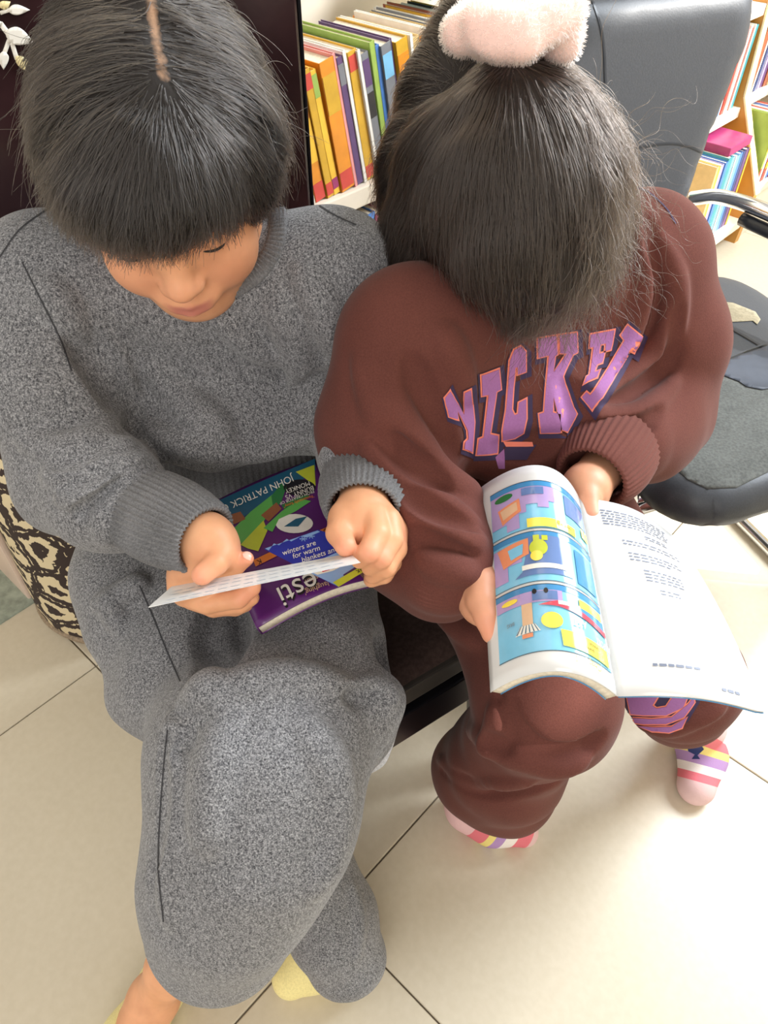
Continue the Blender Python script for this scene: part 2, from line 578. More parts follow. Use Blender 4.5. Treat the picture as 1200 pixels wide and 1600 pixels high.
fl = box('floor', (9, 9, 0.05), (0, 1.5, -0.0285), M['grout'])
tag(fl, 'cream porcelain tiled floor', None, kind='structure')
tile_bm = box_bm((TILE - 0.0025, TILE - 0.0025, 0.02), (0, 0, -0.01), 0.0012, seg=1)
tile_me = bpy.data.meshes.new('floor_tile'); tile_bm.to_mesh(tile_me); tile_bm.free(); tile_me.materials.append(M['tile'])
for i in range(-3, 6):
    for j in range(-3, 6):
        c = N1 + eA * TILE * (i + 0.5) + eB * TILE * (j + 0.5)
        if c[1] < -0.8 or abs(c[0]) > 2.6: continue
        o = bpy.data.objects.new('floor_tile', tile_me)
        o.location = c; o.rotation_euler = (0, 0, AZ + (math.pi / 2) * ((i * 3 + j * 7) % 4))
        link(o, fl)

# unseen wall added to block the sun, its gap shaped to light the comic page
Psun = Vector((0.272, 0.365, 0.645)); Tsun = (2.25 - Psun.x) / SUN_DIR.x
gap = Psun + SUN_DIR * Tsun
gy0, gy1, gz0, gz1 = gap.y - 0.065, gap.y + 0.085, gap.z - 0.055, gap.z + 0.095
bmw = bmesh.new()
for (y0, y1, z0, z1) in ((-1.6, gy0, 0, 3.6), (gy1, 3.4, 0, 0.95), (gy1, 0.7, 0.95, 3.6), (2.4, 3.4, 0.95, 3.6), (0.7, 2.4, 2.4, 3.6), (gy0, gy1, 0, gz0), (gy0, gy1, gz1, 3.6)):
    box_bm((0.1, y1 - y0, z1 - z0), (2.3, (y0 + y1) / 2, (z0 + z1) / 2), bm=bmw)
tag(bm_obj('wall_sunblock', bmw, M['cream_wall']), None, None, kind='structure')

# ---- shelf line runs along the tiles
sA = np.array([0.690, 0.724, 0.0]); nF = np.array([0.724, -0.690, 0.0])
S0 = np.array([-0.20, 2.12 + 1.05 * (-0.20 - 0.91), 0.0])
def SP(s, q, z): return S0 + sA * s + nF * q + np.array([0, 0, z])     # along, out of the front, height
RS = Matrix(((sA[0], -nF[0], 0), (sA[1], -nF[1], 0), (0, 0, 1)))       # columns: along, into the shelf, up
def sbox(name, s0, s1, q0, q1, z0, z1, mat, parent, bevel=0.002):
    c = SP((s0 + s1) / 2, (q0 + q1) / 2, (z0 + z1) / 2)
    return box(name, (s1 - s0, q1 - q0, z1 - z0), c, mat, parent, bevel, RS)
wb = sbox('wall_back', -0.6, 5.0, -0.50, -0.42, 0, 2.4, M['cream_wall'], None)
tag(wb, kind='structure')
SL = 1.94
# ---- bookshelf
shelf = empty('bookshelf', SP(0.97, -0.12, 0))
inv = Matrix.Translation(shelf.location).inverted()
def reparent(o, root):
    o.parent = root; o.matrix_parent_inverse = Matrix.Translation(root.location).inverted(); return o
tag(shelf, 'long low white bookshelf behind the children, three levels of books', 'bookshelf')
for s0, s1, z, q in ((0.0, SL, 0.08, 0.0), (0.0, 1.2, 0.42, 0.0), (1.2, SL, 0.385, -0.112), (0.0, 1.2, 0.69, 0.0), (1.2, SL, 0.645, -0.128)):      # the upper levels step back at the right
    reparent(sbox('shelf_board', s0, s1, -0.23 if q == 0 else -0.34, q, z - 0.028, z, M['white_paint'], None), shelf)
reparent(sbox('back_panel', 0.0, 1.2, -0.255, -0.23, 0.0, 0.90, M['white_paint'], None), shelf)
reparent(sbox('back_panel', 1.2, SL, -0.365, -0.34, 0.0, 0.90, M['white_paint'], None), shelf)
reparent(sbox('top_rail', 0.0, 1.2, -0.285, -0.215, 0.90, 0.935, M['white_paint'], None), shelf)
reparent(sbox('side_panel', -0.02, 0.0, -0.255, 0.0, 0.0, 0.90, M['white_paint'], None), shelf)
# the honey wood end panel with its kinked front edge
def on_splane(px, py, s):
    d = ray(px, py); p0 = SP(s, 0, 0)
    t = ((p0 - CAM) @ sA) / (d @ sA); return CAM + t * d
prof = [on_splane(1200, 0, SL), on_splane(1161, 150, SL), on_splane(1178, 305, SL)]
pf = on_splane(1150, 372, SL); pf[2] = 0.0; prof.append(pf)
pb = SP(SL, -0.365, 0); prof.append(pb); prof.append(pb + np.array([0, 0, prof[0][2]]))
Vp = [p for p in prof] + [p + sA * 0.028 for p in prof]; n = len(prof)
Fp = [tuple(range(n)), tuple(reversed(range(n, 2 * n)))] + [(i, i + n, (i + 1) % n + n, (i + 1) % n) for i in range(n)]
reparent(mesh_obj('end_panel', Vp, Fp, M['pale_wood'], None), shelf)
for a, b in ((0, 1), (1, 2)):
    q = [prof[a] + nF * 0.004, prof[b] + nF * 0.004]
    mid = (q[0] + q[1]) / 2; dvec = q[1] - q[0]; L = np.linalg.norm(dvec)
    zax = dvec / L; xax = sA; yax = np.cross(zax, xax)
    Rm = Matrix(((xax[0], yax[0], zax[0]), (xax[1], yax[1], zax[1]), (xax[2], yax[2], zax[2])))
    reparent(box('edge_strip', (0.032, 0.006, L), mid + sA * 0.014, M['edge_wood'], None, 0.001, Rm), shelf)
# second unit, beyond the end panel
unit = empty('bookshelf', SP(SL + 0.45, -0.12, 0))
tag(unit, 'white bookshelf at the right edge, beyond the honey wood end panel', 'bookshelf')
for z, q in ((0.168, 0.0), (0.405, -0.112), (0.655, -0.135)):
    reparent(sbox('shelf_board', SL + 0.03, SL + 0.9, -0.35, q, z - 0.028, z, M['white_paint'], None), unit)
reparent(sbox('back_panel', SL + 0.03, SL + 0.9, -0.375, -0.35, 0.0, 0.95, M['white_paint'], None), unit)
reparent(sbox('plinth', SL + 0.03, SL + 0.9, -0.22, -0.01, 0.0, 0.14, M['white_paint'], None), unit)
reparent(sbox('side_panel', SL + 0.9, SL + 0.93, -0.375, 0.0, 0.0, 0.95, M['white_paint'], None), unit)

# ---- notices on the wall above the shelf
M['notice'] = plain('printed_notice', rgb(236, 236, 232), 0.6)
M['ink_grey'] = plain('grey_ink', rgb(120, 124, 130), 0.7)
M['ink'] = plain('black_ink', rgb(34, 32, 36), 0.6)
nt = sbox('wall_notice', 0.02, 0.24, -0.419, -0.417, 0.94, 1.22, M['notice'], None, 0)
tag(nt, 'white printed notice on the wall above the left end of the shelf', 'notice')
for i in range(14):
    zz = 0.955 + i * 0.018
    reparent(sbox('text_line', 0.03, 0.225 - 0.03 * (i % 3 == 1), -0.4168, -0.4164, zz, zz + 0.006, M['ink_grey'], None, 0), nt)
    reparent
M['mauve'] = plain('mauve_card', rgb(168, 150, 178), 0.6)
nt2 = sbox('wall_card', 0.245, 0.40, -0.419, -0.416, 0.95, 1.2, M['mauve'], None, 0)
tag(nt2, 'mauve card on the wall beside the printed notice', 'card')
reparent(sbox('card_border', 0.252, 0.393, -0.4158, -0.4154, 0.957, 1.19, M['notice'], None, 0), nt2)

# ---- books on the shelves
PAL = {'yellow': (236, 186, 60), 'orange': (222, 140, 40), 'white': (232, 228, 220), 'purple': (92, 66, 110), 'blue': (70, 120, 190), 'green': (150, 176, 84),
       'red': (200, 70, 60), 'teal': (60, 140, 150), 'pink': (222, 150, 150), 'grey': (120, 122, 128), 'gold': (206, 160, 48), 'brown': (150, 84, 60),
       'navy': (54, 70, 120), 'sky blue': (120, 180, 216), 'magenta': (150, 50, 100), 'lilac': (160, 150, 200), 'tan': (206, 176, 120), 'black': (44, 42, 46)}
CM = {k: plain('cover_' + k.replace(' ', '_'), rgb(*v), 0.35, grain=0.1, gscale=40) for k, v in PAL.items()}
ORD = ['first', 'second', 'third', 'fourth', 'fifth', 'sixth', 'seventh', 'eighth', 'ninth', 'tenth', 'eleventh', 'twelfth', 'thirteenth', 'fourteenth',
       'fifteenth', 'sixteenth', 'seventeenth', 'eighteenth', 'nineteenth', 'twentieth', 'twenty-first', 'twenty-second', 'twenty-third', 'twenty-fourth',
       'twenty-fifth', 'twenty-sixth', 'twenty-seventh', 'twenty-eighth', 'twenty-ninth', 'thirtieth', 'thirty-first', 'thirty-second', 'thirty-third', 'thirty-fourth', 'thirty-fifth', 'thirty-sixth', 'thirty-seventh', 'thirty-eighth', 'thirty-ninth', 'fortieth']
def shelf_book(s, z, q, w, h, d, col, lean, label, group, bands=(), back_tilt=0.0):
    root = empty('book', SP(s, q - d / 2, z)); tag(root, label, 'book', group)
    root.rotation_mode = 'QUATERNION'
    Rl = RS.to_4x4() @ Matrix.Rotation(lean, 4, 'Y')
    root.rotation_quaternion = Rl.to_quaternion()
    if lean < 0: pass
    c = 0.0012
    b = bmesh.new()
    box_bm((w, c, h), (0, -d / 2 + c / 2, h / 2), bm=b)
    box_bm((c, d, h), (-w / 2 + c / 2, 0, h / 2), bm=b); box_bm((c, d, h), (w / 2 - c / 2, 0, h / 2), bm=b)
    bm_obj('cover', b, CM[col], root)
    bm_obj('page_block', box_bm((max(w - 2.4 * c, 0.001), d - 0.006, h - 0.006), (0, 0.002, h / 2)), M['page_edge'], root)
    for (z0, z1, bc) in bands:
        bm_obj('spine_band', box_bm((w * 0.9, 0.0006, (z1 - z0) * h), (0, -d / 2 - 0.0002, (z0 + z1) / 2 * h)), CM[bc], root)
    return root
def shelf_row(seq, s, z, q, lean, group, where, hbase, dbase, zig=0.004):
    k = 0
    for it in seq:
        col, w = it[0], it[1]; h = hbase * (it[2] if len(it) > 2 else 1.0) * random.uniform(0.97, 1.02); bands = it[3] if len(it) > 3 else ()
        ln = lean * random.uniform(0.9, 1.1)
        shelf_book(s + w / 2, z + abs(math.sin(ln)) * w / 2 + 0.0005, q - random.uniform(0, zig), w, h, dbase * random.uniform(0.95, 1.0), col, ln,
                   f'{col}-spined book, {ORD[k]} from the left {where}', group, bands)
        s += (w + 0.0012) / math.cos(ln); k += 1
    return s
yb = [(0.02, 0.12, 'red'), (0.86, 0.97, 'red')]
yb2 = [(0.0, 0.14, 'red'), (0.3, 0.62, 'yellow')]
row = [('yellow', .016, 1, yb), ('gold', .014, 1, yb2), ('orange', .018, 1, yb), ('yellow', .013, 1, yb), ('white', .007, 1.04), ('orange', .020, 1, yb2), ('gold', .013, 1, yb), ('yellow', .012, .98, [(0.05, 0.14, 'magenta'), (0.8, 0.97, 'green')]),
       ('orange', .026, 1, [(0.02, 0.16, 'red'), (0.62, 0.9, 'gold')]), ('pink', .006, 1.03), ('purple', .012, 1, [(0.8, 0.95, 'grey')]), ('white', .006, 1.05), ('gold', .017, 1, yb), ('white', .006, 1.02), ('grey', .014, 1, [(0.5, 0.7, 'black'), (0.75, 0.95, 'purple')]),
       ('green', .010, 1.02, [(0.02, 0.3, 'lilac')]), ('blue', .008, 1), ('grey', .020, 1, [(0.75, 0.93, 'sky blue')]), ('purple', .006, 1.02), ('gold', .024, 1, [(0.02, 0.3, 'brown'), (0.5, 0.9, 'orange')]), ('white', .006, 1.03), ('tan', .014, 1, [(0.7, 0.9, 'green')]),
       ('orange', .013, 1, [(0.6, 0.95, 'red')]), ('white', .005, 1.02), ('blue', .010, 1, [(0.02, 0.5, 'tan')]), ('tan', .012, 1), ('grey', .012, 1), ('white', .006, 1.02), ('gold', .014, 1, [(0.6, 0.9, 'tan')]), ('brown', .010, 1), ('orange', .010, 1, [(0.7, 0.9, 'yellow')]), ('white', .006, 1.02), ('black', .012, 1), ('gold', .014, 1)]
shelf_row(row, 0.085, 0.69, -0.008, -0.20, 'storybooks on the top shelf', 'on the top shelf between the children', 0.178, 0.145)
row2 = [('purple', .02), ('green', .018), ('grey', .022), ('blue', .016), ('magenta', .02), ('purple', .022), ('white', .012), ('lilac', .02), ('black', .018), ('purple', .02)]
shelf_row(row2, 0.22, 0.42, -0.01, -0.08, 'books on the middle shelf between the children', 'on the middle shelf between the children', 0.22, 0.16)
row3 = [('lilac', .022), ('blue', .018), ('white', .01), ('red', .016), ('pink', .014), ('white', .012), ('red', .008), ('white', .008), ('teal', .022)]
shelf_row(row3, 1.780, 0.385, -0.125, 0.05, 'books on the middle shelf behind the black chair', 'on the middle shelf beside the honey wood panel', 0.215, 0.16)
row4 = [('tan', .014), ('yellow', .012), ('lilac', .02), ('blue', .016), ('teal', .026), ('sky blue', .018), ('white', .008), ('sky blue', .016), ('blue', .022), ('navy', .014), ('purple', .022), ('gold', .012)]
shelf_row(row4, 1.66, 0.08, -0.02, 0.0, 'blue books on the bottom shelf', 'on the bottom shelf behind the chrome armrest', 0.235, 0.16)
mg = sbox('book', 1.74, 1.88, -0.19, -0.03, 0.318, 0.342, CM['magenta'], None, 0.003); tag(mg, 'magenta book lying flat across the tops of the blue books', 'book')
row5 = [('blue', .02), ('white', .014), ('red', .018), ('yellow', .012), ('sky blue', .02), ('white', .01), ('brown', .02), ('purple', .018), ('lilac', .02)]
shelf_row(row5, 1.70, 0.645, -0.14, 0.04, 'books on the top shelf behind the black chair', 'on the top shelf behind the black chair', 0.2, 0.16)
row6 = [('brown', .028, 1.08), ('white', .01), ('navy', .016), ('white', .01), ('lilac', .014), ('purple', .02), ('brown', .026), ('tan', .02)]
shelf_row(row6, SL + 0.045, 0.405, -0.122, 0.06, 'books at the right edge', 'on the upper shelf at the right edge', 0.215, 0.16)
row7 = [('green', .014, 1, [(0, .25, 'red'), (.5, .8, 'gold')]), ('white', .014, 1.04), ('grey', .01), ('red', .022, 1, [(.2, .3, 'gold'), (.6, .7, 'gold')]), ('white', .012), ('blue', .016), ('red', .018)]
shelf_row(row7, SL + 0.045, 0.168, -0.012, 0.03, 'books low at the right edge', 'on the lower shelf at the right edge', 0.20, 0.16)
for i, (c, s0, s1, z0, lab) in enumerate((('teal', 0.44, 0.66, 0.884, 'thin teal book lying flat on the storybooks, the lower of two'), ('sky blue', 0.46, 0.70, 0.895, 'pale blue book lying flat on the storybooks, the upper of two'))):
    o = sbox('book', s0, s1, -0.20, -0.05 - 0.02 * i, z0 + 0.004, z0 + 0.013, CM[c], None, 0.001); tag(o, lab, 'book')
    reparent(sbox('page_block', s0 + .002, s1 - .002, -0.2002, -0.0498 - 0.02 * i, z0 + 0.0055, z0 + 0.0115, M['page_edge'], None, 0), o)

# ---- door jamb, stone threshold and wall at the left
J0 = Zat(60, 938, 0.0)
def jbox(name, a0, a1, b0, b1, z0, z1, mat, bevel=0.003):
    R_ = Matrix(((eA[0], eB[0], 0), (eA[1], eB[1], 0), (0, 0, 1)))
    c = J0 + eA * (a0 + a1) / 2 + eB * (b0 + b1) / 2 + np.array([0, 0, (z0 + z1) / 2])
    return box(name, (a1 - a0, b1 - b0, z1 - z0), c, mat, None, bevel, R_)
M['jamb'] = plain('pinkish_white_paint', rgb(222, 200, 184), 0.5, grain=0.05, gscale=12)
M['stone'] = plain('green_grey_stone', rgb(150, 160, 148), 0.4, grain=0.25, gscale=70)
tag(jbox('trim_1', -0.012, 0.0, 0.012, 0.32, 0, 2.1, M['jamb'], 0.004), kind='structure')
tag(jbox('wall_left', 0.0, 0.16, 0.10, 0.3, 0, 2.4, M['cream_wall']), kind='structure')
th = jbox('trim_2', -0.9, 0.0, 0.0, 0.35, -0.01, 0.004, M['stone'], 0.002); tag(th, 'green grey stone door threshold', None, kind='structure')
st = jbox('wall_sticker', -0.0135, -0.012, 0.05, 0.10, 0.16, 0.21, plain('orange_sticker', rgb(232, 180, 110), 0.5), 0); tag(st, 'small orange sticker low on the pinkish door jamb', 'sticker')

# ---- patterned pouf
def mat_pouf():
    t = NT('black_and_cream_ikat')
    v = t.coords('UV', scale=(17.0, 10.0, 1))
    vo = t.node('ShaderNodeTexVoronoi', feature='DISTANCE_TO_EDGE', i_Scale=1.0); vo.inputs['Randomness'].default_value = 0.55
    nz = t.node('ShaderNodeTexNoise'); nz.inputs['Scale'].default_value = 2.6; nz.inputs['Detail'].default_value = 4
    t.link(v, nz.inputs['Vector'])
    add = t.node('ShaderNodeMix', data_type='VECTOR'); add.inputs[0].default_value = 0.32
    t.link(v, add.inputs[4]); t.link(nz.outputs['Color'], add.inputs[5])
    t.link(add.outputs[1], vo.inputs['Vector'])
    sn = t.node('ShaderNodeMath', operation='MULTIPLY'); sn.inputs[1].default_value = 21.0; t.link(vo.outputs['Distance'], sn.inputs[0])
    sn2 = t.node('ShaderNodeMath', operation='SINE'); t.link(sn.outputs[0], sn2.inputs[0])
    v3 = t.coords('UV', scale=(60, 14, 1)); n3 = t.noise(v3, 1.6, 2)
    ad = t.node('ShaderNodeMath', operation='ADD'); t.link(sn2.outputs[0], ad.inputs[0])
    mm = t.node('ShaderNodeMath', operation='MULTIPLY_ADD'); mm.inputs[1].default_value = 3.2; mm.inputs[2].default_value = -1.6; t.link(n3, mm.inputs[0]); t.link(mm.outputs[0], ad.inputs[1])
    t.base(t.ramp(ad.outputs[0], [(0.0, rgb(216, 200, 164)), (0.04, rgb(216, 200, 164)), (0.12, rgb(56, 44, 40))]))
    t.b.inputs['Roughness'].default_value = 0.9
    t.bump(n3, 0.4, 0.001)
    return t.m
M['pouf'] = mat_pouf()
PC = np.array([-0.515, 0.945, 0.0])
pouf = empty('pouf', PC); tag(pouf, 'round black and cream patterned pouf beside the grey-clad child', 'pouf')
prof_p = [(0.185, 0.004), (0.195, 0.02), (0.198, 0.06), (0.196, 0.14), (0.19, 0.24), (0.182, 0.34), (0.172, 0.385), (0.15, 0.405), (0.0, 0.41)]
def lathe(name, prof, mat, parent, seg=64, off=(0, 0, 0)):
    V, Fc, UVs = [], [], []
    L = [0]
    for i in range(1, len(prof)): L.append(L[-1] + math.dist(prof[i], prof[i - 1]))
    for i, (r, z) in enumerate(prof):
        for j in range(seg + 1):
            a = 2 * math.pi * j / seg
            V.append((off[0] + max(r, 1e-4) * math.cos(a), off[1] + max(r, 1e-4) * math.sin(a), off[2] + z)); UVs.append((j / seg, L[i] / L[-1]))
    for i in range(len(prof) - 1):
        for j in range(seg):
            a = i * (seg + 1) + j; Fc.append((a, a + 1, a + seg + 2, a + seg + 1))
    o = mesh_obj(name, V, Fc, mat, parent, True)
    uv = o.data.uv_layers.new(name='UVMap')
    for p in o.data.polygons:
        for li in p.loop_indices: uv.data[li].uv = UVs[o.data.loops[li].vertex_index]
    return o
prof_p = [(r * 0.77, z) for r, z in prof_p]
lathe('body', prof_p, M['pouf'], pouf)
M['piping'] = plain('striped_piping', rgb(150, 132, 110), 0.8, grain=0.3, gscale=200)
for z, r in ((0.006, 0.1465), (0.017, 0.1505)):
    V, Fc = tube([(r * math.cos(a), r * math.sin(a), z) for a in np.linspace(0, 2 * math.pi, 65)], 0.005, 8, False)
    mesh_obj('piping', V, Fc, M['piping'], pouf, True)

# ---- cushion builder
def seg_dist(P, poly):
    P = np.asarray(P, float); out = np.full(len(P), 9.0); n = len(poly)
    for i in range(n):
        a = np.array(poly[i], float); b = np.array(poly[(i + 1) % n], float); ab = b - a
        t = np.clip(((P - a) @ ab) / (ab @ ab + 1e-12), 0, 1)
        out = np.minimum(out, np.linalg.norm(P - (a + t[:, None] * ab), axis=1))
    return out
def round_poly(P, r, n=6):
    out = []; m = len(P)
    for i in range(m):
        p = np.array(P[i], float); a = np.array(P[i - 1], float) - p; b = np.array(P[(i + 1) % m], float) - p
        la, lb = np.linalg.norm(a), np.linalg.norm(b); rr = min(r, la * 0.45, lb * 0.45)
        p0 = p + a / la * rr; p1 = p + b / lb * rr
        for j in range(n + 1):
            t = j / n; out.append(tuple((1 - t) ** 2 * p0 + 2 * t * (1 - t) * p + t * t * p1))
    return out
def cushion(name, poly, O, ex, ey, ez, up, down, edge, mat, parent, step=0.012, dish=0.0):
    v, t = fill_poly([poly], step)
    v = np.array(v); d = seg_dist(v, poly); k = np.clip(d / edge, 0, 1)
    prof = np.sqrt(1 - (1 - k) ** 2)
    c = v.mean(0); far = np.exp(-((v - c) ** 2).sum(1) / 0.02)
    bound = d < 1e-4
    top = O + v[:, :1] * ex + v[:, 1:] * ey + (up * prof - dish * far * k)[:, None] * ez
    bot = O + v[:, :1] * ex + v[:, 1:] * ey - (down * prof)[:, None] * ez
    n = len(v); mp = [i if bound[i] else i + n for i in range(n)]
    V = list(top) + list(bot)
    F_ = [tuple(f) for f in t] + [tuple(mp[i] for i in reversed(f)) for f in t]
    return mesh_obj(name, V, F_, mat, parent, True)

# ---- dark lacquered dining chair (the grey-clad child sits on it)
e1 = np.array([0.829, 0.559, 0.0]); n1 = np.array([0.559, -0.829, 0.0])      # along the front edge, out of the front
ez = np.array([0, 0, 1.0])
FR = np.array([0.150, 0.553, 0.0]); CW, CD, CZ = 0.345, 0.45, 0.405
CC = FR - e1 * CW / 2 - n1 * CD / 2
chair = empty('dining_chair', CC); 
tag(chair, 'dark lacquered dining chair with high back and cream flower inlay, under the grey-clad child', 'chair')
RC = Matrix(((e1[0], -n1[0], 0), (e1[1], -n1[1], 0), (0, 0, 1)))
def cbox(name, x0, x1, y0, y1, z0, z1, mat, parent=chair, bevel=0.003):   # x along front, y out of the front
    c = e1 * (x0 + x1) / 2 + n1 * (y0 + y1) / 2 + ez * (z0 + z1) / 2
    return bm_obj(name, box_bm((x1 - x0, y1 - y0, z1 - z0), c, bevel, RC), mat, parent)
hw, hd = CW / 2, CD / 2
seatp = round_poly([(-hw, -hd), (hw, -hd), (hw, hd), (-hw, hd)], 0.02)
cushion('seat', seatp, ez * (CZ - 0.02), e1, n1, ez, 0.022, 0.012, 0.03, M['seat_brown'], chair)
M['dark_trim'] = plain('worn_black_trim', rgb(58, 54, 50), 0.4, grain=0.15)
cbox('seat_frame', -hw, hw, hd - 0.02, hd + 0.004, CZ - 0.045, CZ - 0.012, M['dark_trim'])
cbox('seat_frame', -hw, hw, -hd, -hd + 0.02, CZ - 0.05, CZ - 0.015, M['lacquer'])
for sx in (-1, 1): cbox('seat_frame', sx * hw - 0.01, sx * hw + 0.01, -hd, hd, CZ - 0.05, CZ - 0.015, M['lacquer'])
cbox('stretcher', -hw, hw - 0.01, hd - 0.03, hd - 0.002, 0.26, 0.325, M['lacquer'])
for sx in (-1, 1): cbox('stretcher', sx * (hw - 0.02) - 0.01, sx * (hw - 0.02) + 0.01, -hd, hd, 0.27, 0.32, M['lacquer'])
for sx in (-1, 1):
    for sy in (-1, 1):
        top = e1 * sx * (hw - 0.015) + n1 * sy * (hd - 0.016) + ez * (CZ - 0.045)
        bot = top + e1 * sx * 0.035 + n1 * sy * 0.0; bot[2] = 0.0
        b = box_bm((0.036, 0.036, 1.0), (0, 0, 0), 0.004, RC)
        for v in b.verts:
            t_ = v.co.z + 0.5
            p = bot + (top - bot) * t_; v.co = Vector((v.co.x + p[0], v.co.y + p[1], p[2]))
        bm_obj('leg', b, M['leg_grey'] if (sx > 0 and sy > 0) else M['lacquer'], chair)
back = cbox('backrest', -hw, hw, -hd - 0.006, -hd + 0.026, CZ - 0.02, 1.16, M['maroon_lacquer'], bevel=0.004)
cbox('back_edge', hw, hw + 0.004, -hd - 0.006, -hd + 0.026, CZ, 1.16, M['lacquer'], bevel=0.001)
# cream flower inlay on the front of the back
pb0 = CC + n1 * (-hd + 0.026)
def on_back(off):
    def f(px, py):
        d = ray(px, py); t = ((pb0 + n1 * off - CAM) @ n1) / (d @ n1); return CAM + t * d - CC
    return f
M['inlay'] = plain('cream_inlay', rgb(240, 234, 222), 0.35, grain=0.06, gscale=30)
M['inlay_tip'] = plain('yellowed_inlay', rgb(232, 214, 160), 0.35)
def petal(c0, c1, w, mat='inlay'):
    a = np.array(c0, float); b = np.array(c1, float); d = b - a; L = np.linalg.norm(d); d /= L; q = np.array([-d[1], d[0]])
    P = []
    for i in range(13):
        u = i / 12; P.append(a + d * L * u + q * (w * math.sin(math.pi * u ** 0.75) * (1 - 0.25 * u) + 3 * u * u))
    for i in range(12, -1, -1):
        u = i / 12; P.append(a + d * L * u - q * (w * math.sin(math.pi * u ** 0.75) * (1 - 0.25 * u) - 3 * u * u))
    P = [tuple(p) for p in P[:12] + P[13:25]]
    o = decal('petal', [P], on_back(0.0015), M[mat], chair, 6)
    if o: o.modifiers.new('thick', 'SOLIDIFY').thickness = 0.0016
petal((8, 50), (54, 64), 15); petal((12, 16), (46, 12), 9); petal((24, 88), (54, 113), 9, 'inlay_tip'); petal((4, 80), (8, 108), 9); petal((0, 12), (14, 0), 8, 'inlay_tip'); petal((-34, 70), (-6, 88), 12); petal((-40, 20), (-10, 34), 12)
for a, b, w in (((0, 36), (12, 52), 4), ((18, 66), (26, 92), 3.4), ((14, 62), (6, 84), 3.4), ((0, 20), (18, 14), 3), ((-20, 30), (2, 38), 4)):
    d = np.array(b, float) - a; d /= np.linalg.norm(d); q = np.array([-d[1], d[0]]) * w
    P = [tuple(np.array(a) + q), tuple(np.array(b) + q), tuple(np.array(b) - q), tuple(np.array(a) - q)]
    o = decal('stem', [P], on_back(0.001), M['inlay'], chair, 6)
    if o: o.modifiers.new('thick', 'SOLIDIFY').thickness = 0.0012

# ---- round stool under the child in brown
stool = empty('stool', (0.175, 0.80, 0)); tag(stool, 'low round dark stool under the child in the brown sweatshirt', 'stool')
lathe('seat', [(0.0, 0.385), (0.128, 0.385), (0.136, 0.39), (0.138, 0.405), (0.13, 0.418), (0.10, 0.424), (0.0, 0.426)], M['seat_brown'], stool, 48)
for i in range(4):
    a = math.pi / 4 + i * math.pi / 2 + 0.3
    tube_obj('leg', [(0.10 * math.cos(a), 0.10 * math.sin(a), 0.386), (0.115 * math.cos(a), 0.115 * math.sin(a), 0.0)], [0.015, 0.012], M['lacquer'], stool, 12)
V, Fc = tube([(0.108 * math.cos(a), 0.108 * math.sin(a), 0.18) for a in np.linspace(0, 2 * math.pi, 41)], 0.007, 8, False)
mesh_obj('ring', V, Fc, M['lacquer'], stool, True)

# ---- black vinyl armchair at the right
ac_e = np.array([0.93, 0.37, 0.0]) / np.linalg.norm([0.93, 0.37]); ac_n = np.array([ac_e[1], -ac_e[0], 0.0])
ac_c = np.array([0.515, 1.005, 0.0])
arm = empty('armchair', ac_c); tag(arm, 'black vinyl armchair with chrome frame and torn patched seat, at the right', 'chair')
M['vinyl'] = plain('black_vinyl', rgb(52, 55, 61), 0.48, grain=0.12, gscale=400, bump=0.15)
M['vinyl_dark'] = plain('dark_vinyl_edge', rgb(34, 38, 46), 0.35, grain=0.1)
M['grey_cover'] = mat_fabric('worn_grey_cover', rgb(92, 94, 92), 0.3, 260, 0.1)
M['foam'] = mat_fabric('bare_foam', rgb(134, 127, 108), 0.2, 240, 0.0)
M['tape'] = plain('grey_tape', rgb(58, 64, 76), 0.5, grain=0.1)
seat_poly = round_poly([(-0.24, 0.262), (0.25, 0.262), (0.26, -0.27), (-0.23, -0.27)], 0.12, 10)
ac_seat = cushion('seat', seat_poly, ez * 0.425, ac_e, ac_n, ez, 0.04, 0.04, 0.05, M['vinyl'], arm, 0.014, 0.006)
bm_ = bmesh.new(); bm_.from_mesh(ac_seat.data); bmesh.ops.translate(bm_, vec=Vector(ac_c), verts=bm_.verts); seat_bvh = BVHTree.FromBMesh(bm_); bm_.free()
def on_seat(off):
    g = bvh_map(seat_bvh, off)
    def f(px, py):
        p = g(px, py); return None if p is None else p - ac_c
    return f
def thick(o, th):
    if o: 
        m = o.modifiers.new('thick', 'SOLIDIFY'); m.thickness = th; m.offset = 1
    return o
thick(decal('fabric_panel', [[(1040, 615), (1075, 592), (1130, 570), (1215, 542), (1290, 540), (1290, 690), (1200, 738), (1150, 762), (1105, 764), (1075, 750), (1020, 700), (1000, 660)]], on_seat(0.0012), M['grey_cover'], arm, 9), 0.001)
thick(decal('tear', [[(1092, 476), (1110, 470), (1145, 474), (1180, 488), (1188, 500), (1183, 508), (1176, 502), (1140, 504), (1108, 490)]], on_seat(0.0014), M['foam'], arm, 6), 0.0008)
thick(decal('tape_patch', [[(1106, 577), (1150, 560), (1205, 540), (1260, 536), (1250, 600), (1215, 606), (1190, 611), (1165, 606), (1154, 598), (1128, 588)]], on_seat(0.003), M['tape'], arm, 7), 0.001)
def seam(name, pts, off, w, mat, parent, fm):
    c = catmull(pts, 8); L = []; R_ = []
    for i, p in enumerate(c):
        d = c[min(i + 1, len(c) - 1)] - c[max(i - 1, 0)]; d = d / np.linalg.norm(d); q = np.array([-d[1], d[0]]) * w / 2
        L.append(tuple(p + q)); R_.append(tuple(p - q))
    return decal(name, [L + R_[::-1]], fm(off), mat, parent, 5)
seam('seam', [(1080, 478), (1130, 507), (1188, 541), (1215, 560)], 0.0018, 3.0, M['vinyl_dark'], arm, on_seat)
seam('seam', [(1076, 590), (1110, 573), (1160, 552), (1200, 538)], 0.0036, 2.5, M['vinyl'], arm, on_seat)
